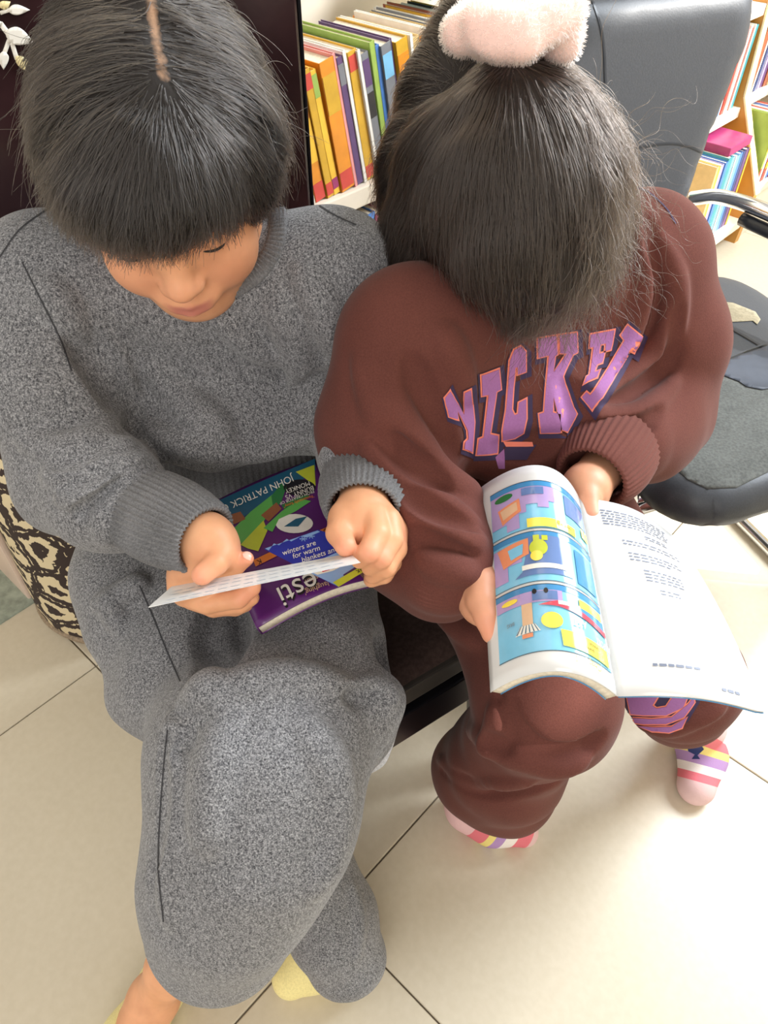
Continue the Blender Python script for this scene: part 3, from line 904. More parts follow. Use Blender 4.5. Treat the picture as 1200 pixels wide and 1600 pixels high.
# backrest: outline in its own leaning plane
bk0 = np.array([0.385, 1.235, 0.44]) - ac_c
lean_ax = np.array([-ac_n[0] * 0.16, -ac_n[1] * 0.16, 1.0]); lean_ax /= np.linalg.norm(lean_ax); bk_n = np.cross(ac_e, lean_ax); bk_n = -bk_n if bk_n @ ac_n < 0 else bk_n
outl = round_poly([(-0.135, 0.02), (0.120, 0.02), (0.165, 0.22), (0.222, 0.40), (0.205, 0.47), (-0.225, 0.47), (-0.235, 0.42), (-0.185, 0.22)], 0.07, 8)
ac_back = cushion('backrest', outl, bk0, ac_e, lean_ax, bk_n, 0.035, 0.03, 0.045, M['vinyl'], arm, 0.014)
bm_ = bmesh.new(); bm_.from_mesh(ac_back.data); bmesh.ops.translate(bm_, vec=Vector(ac_c), verts=bm_.verts); back_bvh = BVHTree.FromBMesh(bm_); bm_.free()
def on_acback(off):
    g = bvh_map(back_bvh, off)
    def f(px, py):
        p = g(px, py); return None if p is None else p - ac_c
    return f
seam('seam', [(925, 0), (938, 40), (944, 80), (946, 130)], 0.0012, 3, M['vinyl_dark'], arm, on_acback)
seam('seam', [(985, 232), (1040, 224), (1075, 228), (1104, 242)], 0.0012, 3, M['vinyl_dark'], arm, on_acback)
# chrome frame: armrests and sled base
for sx in (-1, 1):
    x = 0.245 * sx + 0.005
    def L_(a, b, z): return ac_e * (x + a) + ac_n * b + ez * z
    loop = [L_(-0.105 * sx, -0.30, 0.585), L_(-0.085 * sx, -0.25, 0.605), L_(-0.060 * sx, -0.16, 0.610), L_(-0.035 * sx, -0.05, 0.600), L_(-0.012 * sx, 0.08, 0.580), L_(0.004 * sx, 0.14, 0.54), L_(0.010 * sx, 0.165, 0.40), L_(-0.002 * sx, 0.17, 0.10), L_(-0.006 * sx, 0.145, 0.025), L_(-0.005 * sx, 0.05, 0.014), L_(0, -0.28, 0.014)]
    tube_obj('chrome_frame', catmull(loop, 8), 0.0125, M['chrome'], arm, 12)
    pad = [L_(-0.074 * sx, -0.20, 0.586), L_(-0.045 * sx, -0.09, 0.580), L_(-0.016 * sx, 0.06, 0.560)]
    tube_obj('armrest_pad', catmull(pad, 6), 0.011, M['vinyl_dark'], arm, 10)
tube_obj('crossbar', [ac_e * -0.24 + ac_n * -0.28 + ez * 0.014, ac_e * 0.25 + ac_n * -0.28 + ez * 0.014], 0.0125, M['chrome'], arm, 12)
tube_obj('crossbar', [ac_e * -0.24 + ac_n * 0.16 + ez * 0.38, ac_e * 0.25 + ac_n * 0.16 + ez * 0.38], 0.0125, M['chrome'], arm, 12)
tube_obj('back_bracket', [ac_e * -0.1 + ac_n * -0.22 + ez * 0.39, ac_e * -0.1 + ac_n * -0.29 + ez * 0.5], 0.012, M['chrome'], arm, 10)
tube_obj('back_bracket', [ac_e * 0.1 + ac_n * -0.22 + ez * 0.39, ac_e * 0.1 + ac_n * -0.29 + ez * 0.5], 0.012, M['chrome'], arm, 10)

# ================================================================== PEOPLE
def head_frame(pitch, yaw, roll):
    """columns: viewer's right, face forward, up; the face turns from -Y"""
    R0 = np.array([[1, 0, 0], [0, -1, 0], [0, 0, 1.0]]).T          # x right, forward -> -Y, up -> Z
    R0 = np.array([[1.0, 0, 0], [0, -1.0, 0], [0, 0, 1.0]])
    cp, sp = math.cos(pitch), math.sin(pitch)
    Rx = np.array([[1, 0, 0], [0, cp, -sp], [0, sp, cp]])           # tips the crown towards -Y
    cy, sy = math.cos(yaw), math.sin(yaw); Rz = np.array([[cy, -sy, 0], [sy, cy, 0], [0, 0, 1]])
    cr, sr = math.cos(roll), math.sin(roll); Ry = np.array([[cr, 0, sr], [0, 1, 0], [-sr, 0, cr]])
    return Rz @ Rx @ Ry @ R0
def add_head(B, C, R, sc=1.0):
    def P(x, y, z): return C + R @ (np.array([x, y, z]) * sc)
    def E(c, r, k=0.02, op='add'): B.ell(P(*c), np.array(r) * sc, R, k, op)
    def K(a, b, ra, rb, k=0.01, op='add'): B.cone(P(*a), P(*b), ra * sc, rb * sc, k, op)
    E((0, -0.012, 0.034), (0.071, 0.088, 0.076))
    E((0, 0.030, -0.022), (0.059, 0.056, 0.078), 0.03)
    for s in (-1, 1):
        E((s * 0.034, 0.048, -0.038), (0.029, 0.030, 0.032), 0.02)
        K((s * 0.050, 0.006, -0.058), (s * 0.018, 0.050, -0.086), 0.018, 0.018, 0.02)
    E((0, 0.060, -0.090), (0.020, 0.017, 0.015), 0.02)
    E((0, 0.066, 0.030), (0.045, 0.026, 0.036), 0.03)
    for s in (-1, 1):
        E((s * 0.030, 0.092, 0.006), (0.016, 0.012, 0.011), 0.012, 'sub')
        E((s * 0.030, 0.073, 0.005), (0.0145, 0.0125, 0.0115), 0.006)
        E((s * 0.073, -0.006, -0.010), (0.009, 0.019, 0.029), 0.008)
        E((s * 0.079, -0.004, -0.006), (0.005, 0.011, 0.018), 0.004, 'sub')
    K((0, 0.080, 0.008), (0, 0.0945, -0.022), 0.0085, 0.0105, 0.014)
    E((0, 0.0985, -0.0275), (0.0115, 0.0105, 0.0095), 0.008)
    for s in (-1, 1):
        E((s * 0.0115, 0.0905, -0.0305), (0.0075, 0.009, 0.0068), 0.006)
        E((s * 0.0062, 0.0945, -0.0385), (0.0034, 0.004, 0.003), 0.003, 'sub')
    E((0, 0.082, -0.0555), (0.026, 0.012, 0.014), 0.012)
    for s in (-1, 1): K((0, 0.0925, -0.0525), (s * 0.0205, 0.0835, -0.0565), 0.0045, 0.0024, 0.005)
    K((-0.015, 0.0865, -0.0635), (0, 0.0905, -0.0645), 0.004, 0.0056, 0.005); K((0, 0.0905, -0.0645), (0.015, 0.0865, -0.0635), 0.0056, 0.004, 0.005)
    K((-0.022, 0.091, -0.0582), (0, 0.099, -0.0585), 0.0012, 0.0014, 0.003, 'sub'); K((0, 0.099, -0.0585), (0.022, 0.091, -0.0582), 0.0014, 0.0012, 0.003, 'sub')
    E((0, 0.092, -0.0745), (0.012, 0.006, 0.0045), 0.006, 'sub')
    return P
def head_attrs(o, V, C, R, sc, tips=()):
    L = (V - C) @ R / sc
    lip = np.clip(1.25 - (np.abs(L[:, 0]) / 0.0195) ** 2, 0, 1) * (np.clip((0.0062 - np.abs(L[:, 2] + 0.0585 - 0.0012 * np.cos(L[:, 0] * 280))) / 0.003 + 0.6, 0, 1)) * (L[:, 1] > 0.07)
    lip = np.where(np.linalg.norm(V - C, axis=1) < 0.2, lip, 0)
    point_attr(o, 'lip', np.clip(lip, 0, 0.85))
    rosy = np.zeros(len(V))
    near = np.linalg.norm(V - C, axis=1) < 0.2
    for (c, r, w) in (((0, 0.10, -0.03), 0.018, 0.35), ((0.036, 0.07, -0.035), 0.03, 0.35), ((-0.036, 0.07, -0.035), 0.03, 0.35)):
        rosy = np.maximum(rosy, np.where(near, w * np.exp(-((L - np.array(c)) ** 2).sum(1) / r ** 2), 0))
    for (c, r) in tips: rosy = np.maximum(rosy, 0.75 * np.exp(-((V - np.array(c)) ** 2).sum(1) / r ** 2))
    point_attr(o, 'rosy', rosy)
M['lash'] = plain('dark_lashes', rgb(30, 24, 22), 0.7)
def add_lashes(C, R, sc, body):
    for sgn in (-1, 1):
        pts = [C + R @ (np.array([sgn * 0.030 + 0.0125 * math.sin(f), 0.0735 + 0.0108 * math.cos(f), -0.0015 - 0.0012 * math.cos(f)]) * sc) for f in np.linspace(-1.2, 1.2, 9)]
        reparent_later.append((tube_obj('eyelashes', pts, [0.0006] + [0.0011] * 7 + [0.0006], M['lash'], None, 6), body))
reparent_later = []
def rib_band(name, rings, mat, parent, ribs=60, amp=0.0010, lip=0.004):
    """ribbed knit band through elliptical rings: (centre, axis_u * ru, axis_v * rv); the last ring turns inwards"""
    seg = ribs * 4; V, Fc = [], []
    rr = list(rings)
    c, u, v = rr[-1]; c0 = rr[-2][0]; ax = (c - c0) / (np.linalg.norm(c - c0) + 1e-9)
    lu = 1 - lip / np.linalg.norm(u); lv = 1 - lip / np.linalg.norm(v)
    rr.append((c + ax * lip * 0.45, u * (1 + lu) / 2, v * (1 + lv) / 2)); rr.append((c, u * lu, v * lv)); rr.append((c - ax * 0.02, u * lu * 0.98, v * lv * 0.98))
    for i, (c, u, v) in enumerate(rr):
        ru, rv = np.linalg.norm(u), np.linalg.norm(v)
        for j in range(seg):
            a = 2 * math.pi * j / seg; m = 1 + amp / ((ru + rv) / 2) * math.cos(ribs * a)
            V.append(c + m * (math.cos(a) * u + math.sin(a) * v))
    for i in range(len(rr) - 1):
        for j in range(seg):
            k = (j + 1) % seg; Fc.append((i * seg + j, i * seg + k, (i + 1) * seg + k, (i + 1) * seg + j))
    return mesh_obj(name, V, Fc, mat, parent, True)
def cuff(name, a, b, ra, rb, mat, parent, ribs=44, flat=0.88, up=(0, 0, 1), bulge=0.004, amp=0.0010):
    a = np.asarray(a, float); b = np.asarray(b, float); t = (b - a) / np.linalg.norm(b - a)
    u = np.array(up, float); u -= t * (u @ t); u /= np.linalg.norm(u); w = np.cross(t, u)
    rings = []
    for i in range(7):
        f = i / 6; r = ra + (rb - ra) * f + bulge * math.sin(math.pi * f)
        rings.append((a + (b - a) * f, u * r * flat, w * r))
    return rib_band(name, rings, mat, parent, ribs, amp)

# ------------------------------------------------------------------ child in grey
person1 = empty('person', (-0.19, 0.72, 0.0))
tag(person1, 'child in a grey fleece tracksuit with short black hair, reading bookmarks over a purple paperback', 'person')
def kid(o, root): return reparent(o, root)
# joints
H1C = U(262, 270, 0.628); H1R = head_frame(math.radians(22), math.radians(9), math.radians(-4))
ns1 = V3((-0.185, 0.715, 0.825))
shL1 = U(82, 446, 0.735); shR1 = U(515, 436, 0.745)
elL1 = U(112, 742, 0.765); wrL1 = U(322, 843, 0.655)
elR1 = U(585, 655, 0.83); wrR1 = U(566, 800, 0.662)
chest1 = V3((-0.185, 0.735, 0.70)); belly1 = V3((-0.185, 0.748, 0.56)); pelv1 = V3((-0.185, 0.765, 0.475))
hipL1 = V3((-0.255, 0.745, 0.478)); hipR1 = V3((-0.110, 0.745, 0.478))
kneeR1 = V3((-0.078, 0.425, 0.462)); ankR1 = U(322, 1480, 0.80)
kneeL1 = V3((-0.212, 0.455, 0.445)); ankL1 = U(522, 1468, 0.985)

# --- trousers
T = Field((-0.42, 0.10, 0.02), (0.06, 0.90, 0.62), 0.0032)
T.ell(pelv1 + V3((0, 0, 0.0)), (0.150, 0.115, 0.085), None, 0.03)
for hip, knee, r0, r1 in ((hipL1, kneeL1, 0.083, 0.075), (hipR1, kneeR1, 0.086, 0.080)):
    T.cone(hip, knee, r0, r1, 0.03)
# right leg of the wearer (behind), then the left leg crossing in front
T.chain([kneeL1, (kneeL1 * 0.5 + ankL1 * 0.5) + V3((0.0, 0.03, 0)), U(518, 1440, 0.97), U(540, 1490, 0.99)], [0.074, 0.066, 0.056, 0.054], 0.02)
mid = U(395, 1280, 0.735)
T.chain([kneeR1 + V3((0, 0.0, 0)), U(410, 1180, 0.735), mid, U(362, 1370, 0.760), U(346, 1432, 0.800)], [0.084, 0.096, 0.090, 0.082, 0.071], 0.04)
T.ell(U(345, 1200, 0.76), (0.06, 0.05, 0.10), None, 0.04)
T.chain([U(350, 1400, 0.80), U(344, 1445, 0.825)], [0.070, 0.070], 0.04)
# knee fabric swell and pocket flap bump at the outer side
T.cone(U(500, 1080, 0.735), U(592, 1096, 0.745), 0.030, 0.020, 0.025)
T.cone(U(590, 1095, 0.75), U(585, 1180, 0.80), 0.018, 0.014, 0.03)
T.chain([U(225, 960, 0.86), U(232, 1080, 0.84), U(262, 1130, 0.86)], [0.04, 0.035, 0.02], 0.03)
T.ell(U(612, 1035, 0.79), (0.030, 0.030, 0.026), None, 0.02, 'sub')
T.chain([hipL1 + V3((-0.02, 0, 0)), U(205, 900, 0.895), U(205, 980, 0.865)], [0.075, 0.062, 0.050], 0.03)
T.smooth(1)
tf = to_px(T.hit(206, 935))[2]
T.cone(U(160, 944, tf), U(214, 916, tf - 0.004), 0.012, 0.013, 0.005); T.cone(U(172, 966, tf - 0.006), U(205, 948, tf - 0.008), 0.005, 0.005, 0.004, 'sub')
# valley between the thighs and big folds
T.fold([(352, 930), (350, 985), (345, 1020), (322, 1058)], 0.020, 0.35, 0.02, 'sub')
T.fold([(322, 1075), (350, 1082), (400, 1062), (470, 1058), (540, 1068)], 0.012, 0.35, 0.018)
T.fold([(335, 1050), (318, 1080), (290, 1095)], 0.011, 0.4, 0.016)
T.fold([(358, 960), (352, 1010), (372, 1045)], 0.010, 0.45, 0.016)
T.fold([(548, 1072), (575, 1068), (606, 1078), (614, 1100)], 0.0085, 0.3, 0.008)
T.fold([(540, 1085), (556, 1092), (590, 1080)], 0.007, 0.35, 0.008, 'sub')
T.fold([(268, 1120), (262, 1220), (258, 1340), (266, 1440)], 0.008, 0.5, 0.02)
T.fold([(250, 1150), (244, 1260), (236, 1380)], 0.008, 0.4, 0.016, 'sub')
T.fold([(480, 1130), (520, 1200), (530, 1290), (500, 1380)], 0.010, 0.6, 0.03)
T.fold([(360, 1120), (330, 1220), (320, 1320)], 0.010, 0.6, 0.03)
T.fold([(250, 1150), (285, 1165), (300, 1140)], 0.006, 0.3, 0.010, 'sub')
T.fold([(165, 935), (178, 960), (190, 985)], 0.008, 0.3, 0.012)
T.fold([(548, 1380), (562, 1440), (560, 1500)], 0.006, 0.5, 0.014)
# hollow the hems
T.cone(U(338, 1500, 0.875), U(322, 1580, 0.90), 0.050, 0.066, 0.006, 'sub')
T.cone(U(545, 1500, 0.995), U(560, 1580, 1.03), 0.040, 0.050, 0.006, 'sub')
T.wobble(0.0016, 55, 3)
Vt, Qt = T.mesh()
tro1 = kid(np_mesh('trousers', Vt, Qt, M['heather']), person1)
bvh_t1 = BVHTree.FromPolygons([tuple(v) for v in Vt], [tuple(q) for q in Qt])
# --- sweatshirt
S = Field((-0.46, 0.36, 0.46), (0.09, 0.90, 0.94), 0.003)
S.ell(chest1, (0.135, 0.105, 0.13), None, 0.03)
S.ell(belly1 + V3((0, 0.0, 0.085)), (0.150, 0.108, 0.058), None, 0.04)
S.cone(shL1, shR1, 0.062, 0.060, 0.04)
S.ell(ns1 + V3((0, -0.01, -0.025)), (0.075, 0.055, 0.05), None, 0.03)
S.chain([shL1, shL1 * 0.5 + elL1 * 0.5 + V3((-0.006, 0, 0)), elL1], [0.066, 0.064, 0.056], 0.03)
cufL1a = wrL1 + (elL1 - wrL1) * 0.34; dL1 = (elL1 - wrL1) / np.linalg.norm(elL1 - wrL1)
S.chain([elL1, elL1 * 0.55 + cufL1a * 0.45, cufL1a + dL1 * 0.052], [0.056, 0.055, 0.047], 0.02)
S.chain([shR1, shR1 * 0.5 + elR1 * 0.5 + V3((0.010, 0, 0)), elR1], [0.064, 0.060, 0.055], 0.03)
cufR1a = wrR1 + (elR1 - wrR1) * 0.24; dR1 = (elR1 - wrR1) / np.linalg.norm(elR1 - wrR1)
S.chain([elR1, elR1 * 0.5 + cufR1a * 0.5, cufR1a + dR1 * 0.046], [0.055, 0.052, 0.046], 0.02)
# chest fabric falls forward and rolls over the waistband
S.chain([U(235, 672, 0.81), U(330, 680, 0.80), U(470, 668, 0.82)], [0.030, 0.030, 0.030], 0.04)
S.smooth(1)
S.fold([(118, 520), (165, 585), (200, 640), (222, 662)], 0.016, 0.2, 0.014, 'sub')
S.fold([(222, 662), (270, 690), (340, 708), (420, 704), (490, 680)], 0.009, 0.2, 0.014)
S.fold([(50, 455), (90, 470), (130, 530)], 0.010, 0.5, 0.02)
S.fold([(70, 745), (110, 735), (160, 705), (205, 690)], 0.011, 0.35, 0.012)
S.fold([(75, 725), (120, 712), (170, 680)], 0.008, 0.3, 0.010, 'sub')
S.fold([(95, 780), (130, 765), (170, 735), (225, 712)], 0.011, 0.35, 0.012)
S.fold([(92, 765), (130, 748), (180, 715)], 0.007, 0.3, 0.009, 'sub')
S.fold([(120, 800), (150, 790), (200, 750)], 0.007, 0.3, 0.009, 'sub')
S.fold([(165, 850), (170, 810), (205, 770), (250, 750)], 0.010, 0.45, 0.014)
S.fold([(212, 850), (215, 810), (245, 775)], 0.008, 0.45, 0.012)
S.fold([(40, 690), (90, 700), (140, 685), (190, 640)], 0.009, 0.5, 0.02)
S.fold([(340, 500), (390, 540), (440, 560)], 0.008, 0.6, 0.025)
S.fold([(505, 520), (498, 600), (510, 660)], 0.012, 0.3, 0.014, 'sub')
S.fold([(512, 700), (540, 690), (580, 690)], 0.009, 0.4, 0.012)
S.fold([(508, 680), (540, 668), (590, 668)], 0.007, 0.3, 0.010, 'sub')
S.fold([(500, 720), (530, 715), (590, 722)], 0.008, 0.4, 0.012)
S.fold([(470, 420), (500, 470), (515, 540)], 0.010, 0.5, 0.02)
S.fold([(430, 470), (455, 540), (470, 620)], 0.008, 0.6, 0.025)
S.fold([(460, 620), (500, 590), (560, 590)], 0.007, 0.4, 0.012, 'sub')
S.fold([(230, 560), (300, 640), (350, 680)], 0.009, 0.6, 0.03)
S.wobble(0.0018, 48, 5)
Vs, Qs = S.mesh()
sw1 = kid(np_mesh('sweatshirt', Vs, Qs, M['heather']), person1)
bvh_s1 = BVHTree.FromPolygons([tuple(v) for v in Vs], [tuple(q) for q in Qs])
kid(cuff('cuff', cufL1a + dL1 * 0.012, cufL1a + (wrL1 - cufL1a) * 0.97, 0.041, 0.0325, M['rib_grey'], None, up=(0.3, -0.4, 0.8), ribs=46, amp=0.0015), sw1)
kid(cuff('cuff', cufR1a + dR1 * 0.012, cufR1a + (wrR1 - cufR1a) * 0.92, 0.041, 0.0335, M['rib_grey'], None, up=(0, -0.3, 0.8), ribs=46, amp=0.0013), sw1)
# waistband
bw = []
for i in range(8):
    f = i / 7; c = V3((-0.182, 0.757 - 0.010 * f, 0.630 - 0.130 * f)); r = 0.96 + 0.06 * math.sin(math.pi * f)
    bw.append((c, V3((0.150 * r, 0, 0)), V3((0, 0.124 * r, 0.012))))
kid(rib_band('waistband', bw, M['rib_grey'], None, 130, 0.0011), sw1)
# collar: ribbed band lying round the neckline
def surf_band(name, Fd, pts, w, hgt, pitch, mat, parent):
    H = [Fd.hit(a, b) for a, b in pts]; H = np.array([h for h in H if h is not None])
    for _ in range(6): H[1:-1] = (H[:-2] + 2 * H[1:-1] + H[2:]) / 4
    L = np.concatenate([[0], np.cumsum(np.linalg.norm(np.diff(H, axis=0), axis=1))])
    n_ = int(L[-1] / (pitch / 6)); sN = np.linspace(0, L[-1], n_)
    P_ = np.stack([np.interp(sN, L, H[:, k]) for k in range(3)], 1)
    N_ = Fd.grad(P_)
    for _ in range(30): N_[1:-1] = (N_[:-2] + 2 * N_[1:-1] + N_[2:]) / 4
    N_ /= np.linalg.norm(N_, axis=1, keepdims=True)
    T_ = np.gradient(P_, axis=0); T_ /= np.linalg.norm(T_, axis=1, keepdims=True) + 1e-9
    A_ = np.cross(N_, T_)
    V, Fc = [], []; prof = [(-.5, -.7), (-.5, .45), (-.36, .95), (-.1, 1.0), (.2, 1.0), (.42, .9), (.5, .4), (.5, -.7)]; m = len(prof)
    for i in range(n_):
        rib = 1 + 0.22 * math.cos(2 * math.pi * sN[i] / pitch)
        for (a, b) in prof: V.append(P_[i] + A_[i] * a * w + N_[i] * b * hgt * (rib if b > 0 else 1))
    for i in range(n_ - 1):
        for j in range(m - 1): Fc.append((i * m + j, i * m + j + 1, (i + 1) * m + j + 1, (i + 1) * m + j))
    return kid(mesh_obj(name, V, Fc, mat, None, True), parent)
surf_band('collar', S, [(302 + 134 * math.cos(a), 352 + 112 * math.sin(a)) for a in np.linspace(-0.35, math.pi + 0.2, 60)], 0.017, 0.0045, 0.0042, M['rib_grey'], sw1)
M['seam_dark'] = plain('dark_grey_stitching', rgb(56, 56, 60), 0.9)
def cloth_seam(pts, bvh, parent, w=2.2, off=0.0006, mat='seam_dark', name='seam'):
    o = seam(name, pts, off, w, M[mat], None, lambda f: bvh_map(bvh, f))
    if o: kid(o, parent)
cloth_seam([(0, 402), (30, 360), (70, 330), (96, 316)], bvh_s1, sw1)
cloth_seam([(442, 292), (480, 310), (520, 335), (556, 352)], bvh_s1, sw1)
cloth_seam([(35, 410), (60, 460), (90, 520), (112, 580)], bvh_s1, sw1)
cloth_seam([(218, 915), (240, 965), (262, 1020), (282, 1065)], bvh_t1, tro1)
cloth_seam([(262, 1140), (256, 1200), (250, 1280), (248, 1360), (256, 1440)], bvh_t1, tro1)

# --- body: one continuous surface
B = Field((-0.40, 0.08, 0.0), (0.04, 0.88, 1.10), 0.0022)
B.cone(pelv1, belly1, 0.085, 0.085, 0.04); B.cone(belly1, chest1, 0.085, 0.09, 0.04); B.cone(chest1, ns1 + V3((0, 0, -0.03)), 0.085, 0.055, 0.04)
B.cone(shL1, shR1, 0.035, 0.035, 0.03)
hd1 = add_head(B, H1C, H1R)
B.cone(hd1(0, -0.028, -0.055), ns1 + V3((0, 0.0, -0.02)), 0.042, 0.048, 0.02)
for sh, el, wr in ((shL1, elL1, wrL1), (shR1, elR1, wrR1)):
    B.cone(sh, el, 0.036, 0.029, 0.02); B.cone(el, wr, 0.029, 0.0215, 0.02)
for hp, kn, an in ((hipL1, kneeL1, ankL1), (hipR1, kneeR1, ankR1)):
    B.cone(hp, kn, 0.062, 0.046, 0.02)
def hand_chain(Bf, pts, r, k=0.004): Bf.chain([U(*p) for p in pts], r, k)
# lower legs and feet
B.chain([kneeR1, U(352, 1400, 0.80), U(268, 1510, 0.905), U(240, 1560, 0.945)], [.044, .040, .027, .026], .02)
foot_R = [U(240, 1562, 0.945), U(222, 1640, 0.985), U(210, 1740, 1.0)]
fh = foot_R[0] + V3((0.0, 0.02, -0.01))
B.chain([foot_R[0], V3((foot_R[1][0], foot_R[1][1], 0.030)), V3((foot_R[2][0], foot_R[2][1], 0.022))], [.026, .030, .026], .02)
B.cone(V3((foot_R[0][0], foot_R[0][1] + 0.02, 0.028)), foot_R[0], .024, .025, .02)
B.chain([kneeL1, kneeL1 * .5 + ankL1 * .5 + V3((0, .02, 0)), ankL1], [.044, .042, .026], .02)
fL = Zat(495, 1500, 0.03); fLt = Zat(455, 1528, 0.022)
B.chain([ankL1, fL + V3((0.0, 0.03, 0.0)), fL, fLt], [.026, .027, .027, .021], .02)

def fine_hand(chains, wrist_in, h=0.0012):
    """palm and five fingers on a fine grid; the forearm end lies inside the body's own wrist"""
    pts = [U(*p) for ch in chains for p in ch[0]] + list(wrist_in)
    Hn = Field(np.min(pts, 0) - 0.035, np.max(pts, 0) + 0.035, h)
    Hn.cone(wrist_in[0], wrist_in[1], 0.0200, 0.0215, 0.008)
    for P_, R_, k in chains: Hn.chain([U(*p) for p in P_], R_, k)
    Hn.smooth(1)
    return Hn.mesh()
def join_np(parts):
    V_, Q_, n_ = [], [], 0
    for v, q in parts: V_.append(v); Q_.append(q + n_); n_ += len(v)
    return np.concatenate(V_), np.concatenate(Q_)
# wearer's right hand (left in the picture): thumb over the card, fingers curled beneath it
hR1 = fine_hand([
    ([(326, 840, .664), (334, 858, .660), (322, 890, .668)], [.0205, .0195, .0175], .012),
    ([(320, 850, .668), (294, 898, .672), (284, 922, .672)], [.0180, .0160, .0120], .012),
    ([(322, 885, .676), (322, 925, .684)], [.0180, .0160], .012),
    ([(336, 852, .652), (350, 868, .648)], [.0165, .0125], .010),
    ([(346, 862, .645), (338, 880, .634), (316, 898, .627)], [.0118, .0095, .0090], .004),
    ([(286, 922, .668), (318, 914, .668), (346, 898, .664), (369, 884, .656), (385, 873, .651)], [.0105, .0098, .0084, .0078, .0066], .0022),
    ([(288, 930, .678), (324, 943, .674), (372, 936, .668), (393, 918, .664), (396, 905, .664)], [.0105, .0094, .0086, .0078, .0068], .0022),
    ([(300, 936, .690), (334, 949, .688), (374, 945, .684), (393, 934, .680)], [.0100, .0090, .0082, .0072], .0022),
    ([(312, 936, .702), (340, 950, .702), (368, 950, .700), (384, 945, .696)], [.0090, .0080, .0074, .0066], .0022)], (elL1 * .18 + wrL1 * .82, wrL1))
# wearer's left hand: closed round the cards, knuckles to the right
hL1 = fine_hand([
    ([(566, 802, .668), (556, 826, .660), (560, 850, .662)], [.0210, .0215, .0175], .012),
    ([(575, 806, .662), (600, 828, .660), (606, 850, .664)], [.0180, .0160, .0150], .012),
    ([(540, 810, .655), (530, 833, .640), (540, 853, .628)], [.0150, .0108, .0092], .004),
    ([(584, 806, .648), (590, 834, .634), (577, 862, .624), (562, 874, .636)], [.0120, .0104, .0094, .0080], .0022),
    ([(606, 812, .652), (612, 842, .642), (596, 872, .633), (578, 886, .646)], [.0115, .0098, .0090, .0078], .0022),
    ([(619, 830, .660), (619, 858, .653), (603, 887, .646), (582, 899, .658)], [.0104, .0094, .0086, .0076], .0022),
    ([(620, 850, .672), (615, 876, .668), (600, 898, .662), (580, 906, .670)], [.0092, .0084, .0078, .0070], .0022)], (elR1 * .18 + wrR1 * .82, wrR1))
B.smooth(1)
Vb, Qb = join_np([B.mesh(), hR1, hL1])
body1 = kid(np_mesh('body', Vb, Qb, M['skin1']), person1)
head_attrs(body1, Vb, H1C, H1R, 1.0, [(U(312, 902, .618), .013), (U(387, 872, .648), .011), (U(541, 858, .620), .013), (U(580, 862, .616), .011), (U(390, 935, .66), .014), (U(598, 868, .626), .010), (U(621, 836, .652), .010)])
M['nail'] = plain('finger_nail', rgb(244, 196, 178), 0.25, grain=0.02)
bvh_b1 = BVHTree.FromPolygons([tuple(v) for v in Vb], [tuple(q) for q in Qb])
o = decal('fingernail', [[(379, 866), (384, 862), (390, 863), (393, 869), (391, 876), (386, 874), (381, 871)]], bvh_map(bvh_b1, 0.0004), M['nail'], None, 2)
if o: kid(o, body1)
# no-show socks, pale yellow
M['yellow_knit'] = mat_fabric('pale_yellow_knit', rgb(240, 226, 160), 0.10, 420, 0.2)
K_ = Field((-0.40, 0.02, -0.005), (0.06, 0.42, 0.16), 0.003)
K_.chain([fL + V3((0.006, 0.035, -0.002)), fL, fLt], [.031, .0315, .0255], .02)
K_.cone(fL + V3((0.02, 0.03, 0.02)), fL, .026, .030, .02)
Vk, Qk = K_.mesh(); Vk[:, 2] = np.maximum(Vk[:, 2], 0.0015)
kid(np_mesh('sock', Vk, Qk, M['yellow_knit']), person1)
K_ = Field((-0.40, -0.06, -0.005), (0.06, 0.42, 0.16), 0.003)
a0, a1, a2 = foot_R[0], V3((foot_R[1][0], foot_R[1][1], 0.030)), V3((foot_R[2][0], foot_R[2][1], 0.024))
K_.chain([V3((a0[0], a0[1] + 0.022, 0.028)), a1, a2], [.030, .0345, .030], .02)
K_.cone(V3((a0[0], a0[1] + 0.026, 0.045)), V3((a0[0], a0[1] + 0.02, 0.03)), .026, .028, .015)
# opening round the ankle
K_.ell(a0 * 0.55 + a1 * 0.45 + V3((0, 0, 0.030)), (0.031, 0.048, 0.030), None, .004, 'sub')
Vk, Qk = K_.mesh(); Vk[:, 2] = np.maximum(Vk[:, 2], 0.0015)
kid(np_mesh('sock', Vk, Qk, M['yellow_knit']), person1)
add_lashes(H1C, H1R, 1.0, body1)
for o, b in reparent_later: kid(o, b)

# ------------------------------------------------------------------ child in brown
person2 = empty('person', (0.15, 0.74, 0.0))
tag(person2, 'child in a brown printed tracksuit, dark hair in a pink scrunchie, reading a comic', 'person')
H2C = U(796, 322, 0.672); H2R = head_frame(math.radians(56), math.radians(12), math.radians(-2))
shL2 = U(640, 540, 0.705); shR2 = U(1000, 410, 0.80)
ns2 = V3((0.150, 0.715, 0.80))
elL2 = U(618, 790, 0.77); wrL2 = U(752, 918, 0.668)
elR2 = U(1022, 640, 0.90); wrR2 = U(915, 762, 0.715)
chest2 = V3((0.150, 0.745, 0.68)); belly2 = V3((0.130, 0.785, 0.55)); pelv2 = V3((0.125, 0.80, 0.490))
hipL2 = V3((0.055, 0.755, 0.482)); hipR2 = V3((0.195, 0.835, 0.482))
kneeL2 = V3((0.168, 0.405, 0.475)); ankL2 = V3((0.118, 0.492, 0.085))
kneeR2 = V3((0.325, 0.455, 0.435)); ankR2 = V3((0.492, 0.590, 0.085))

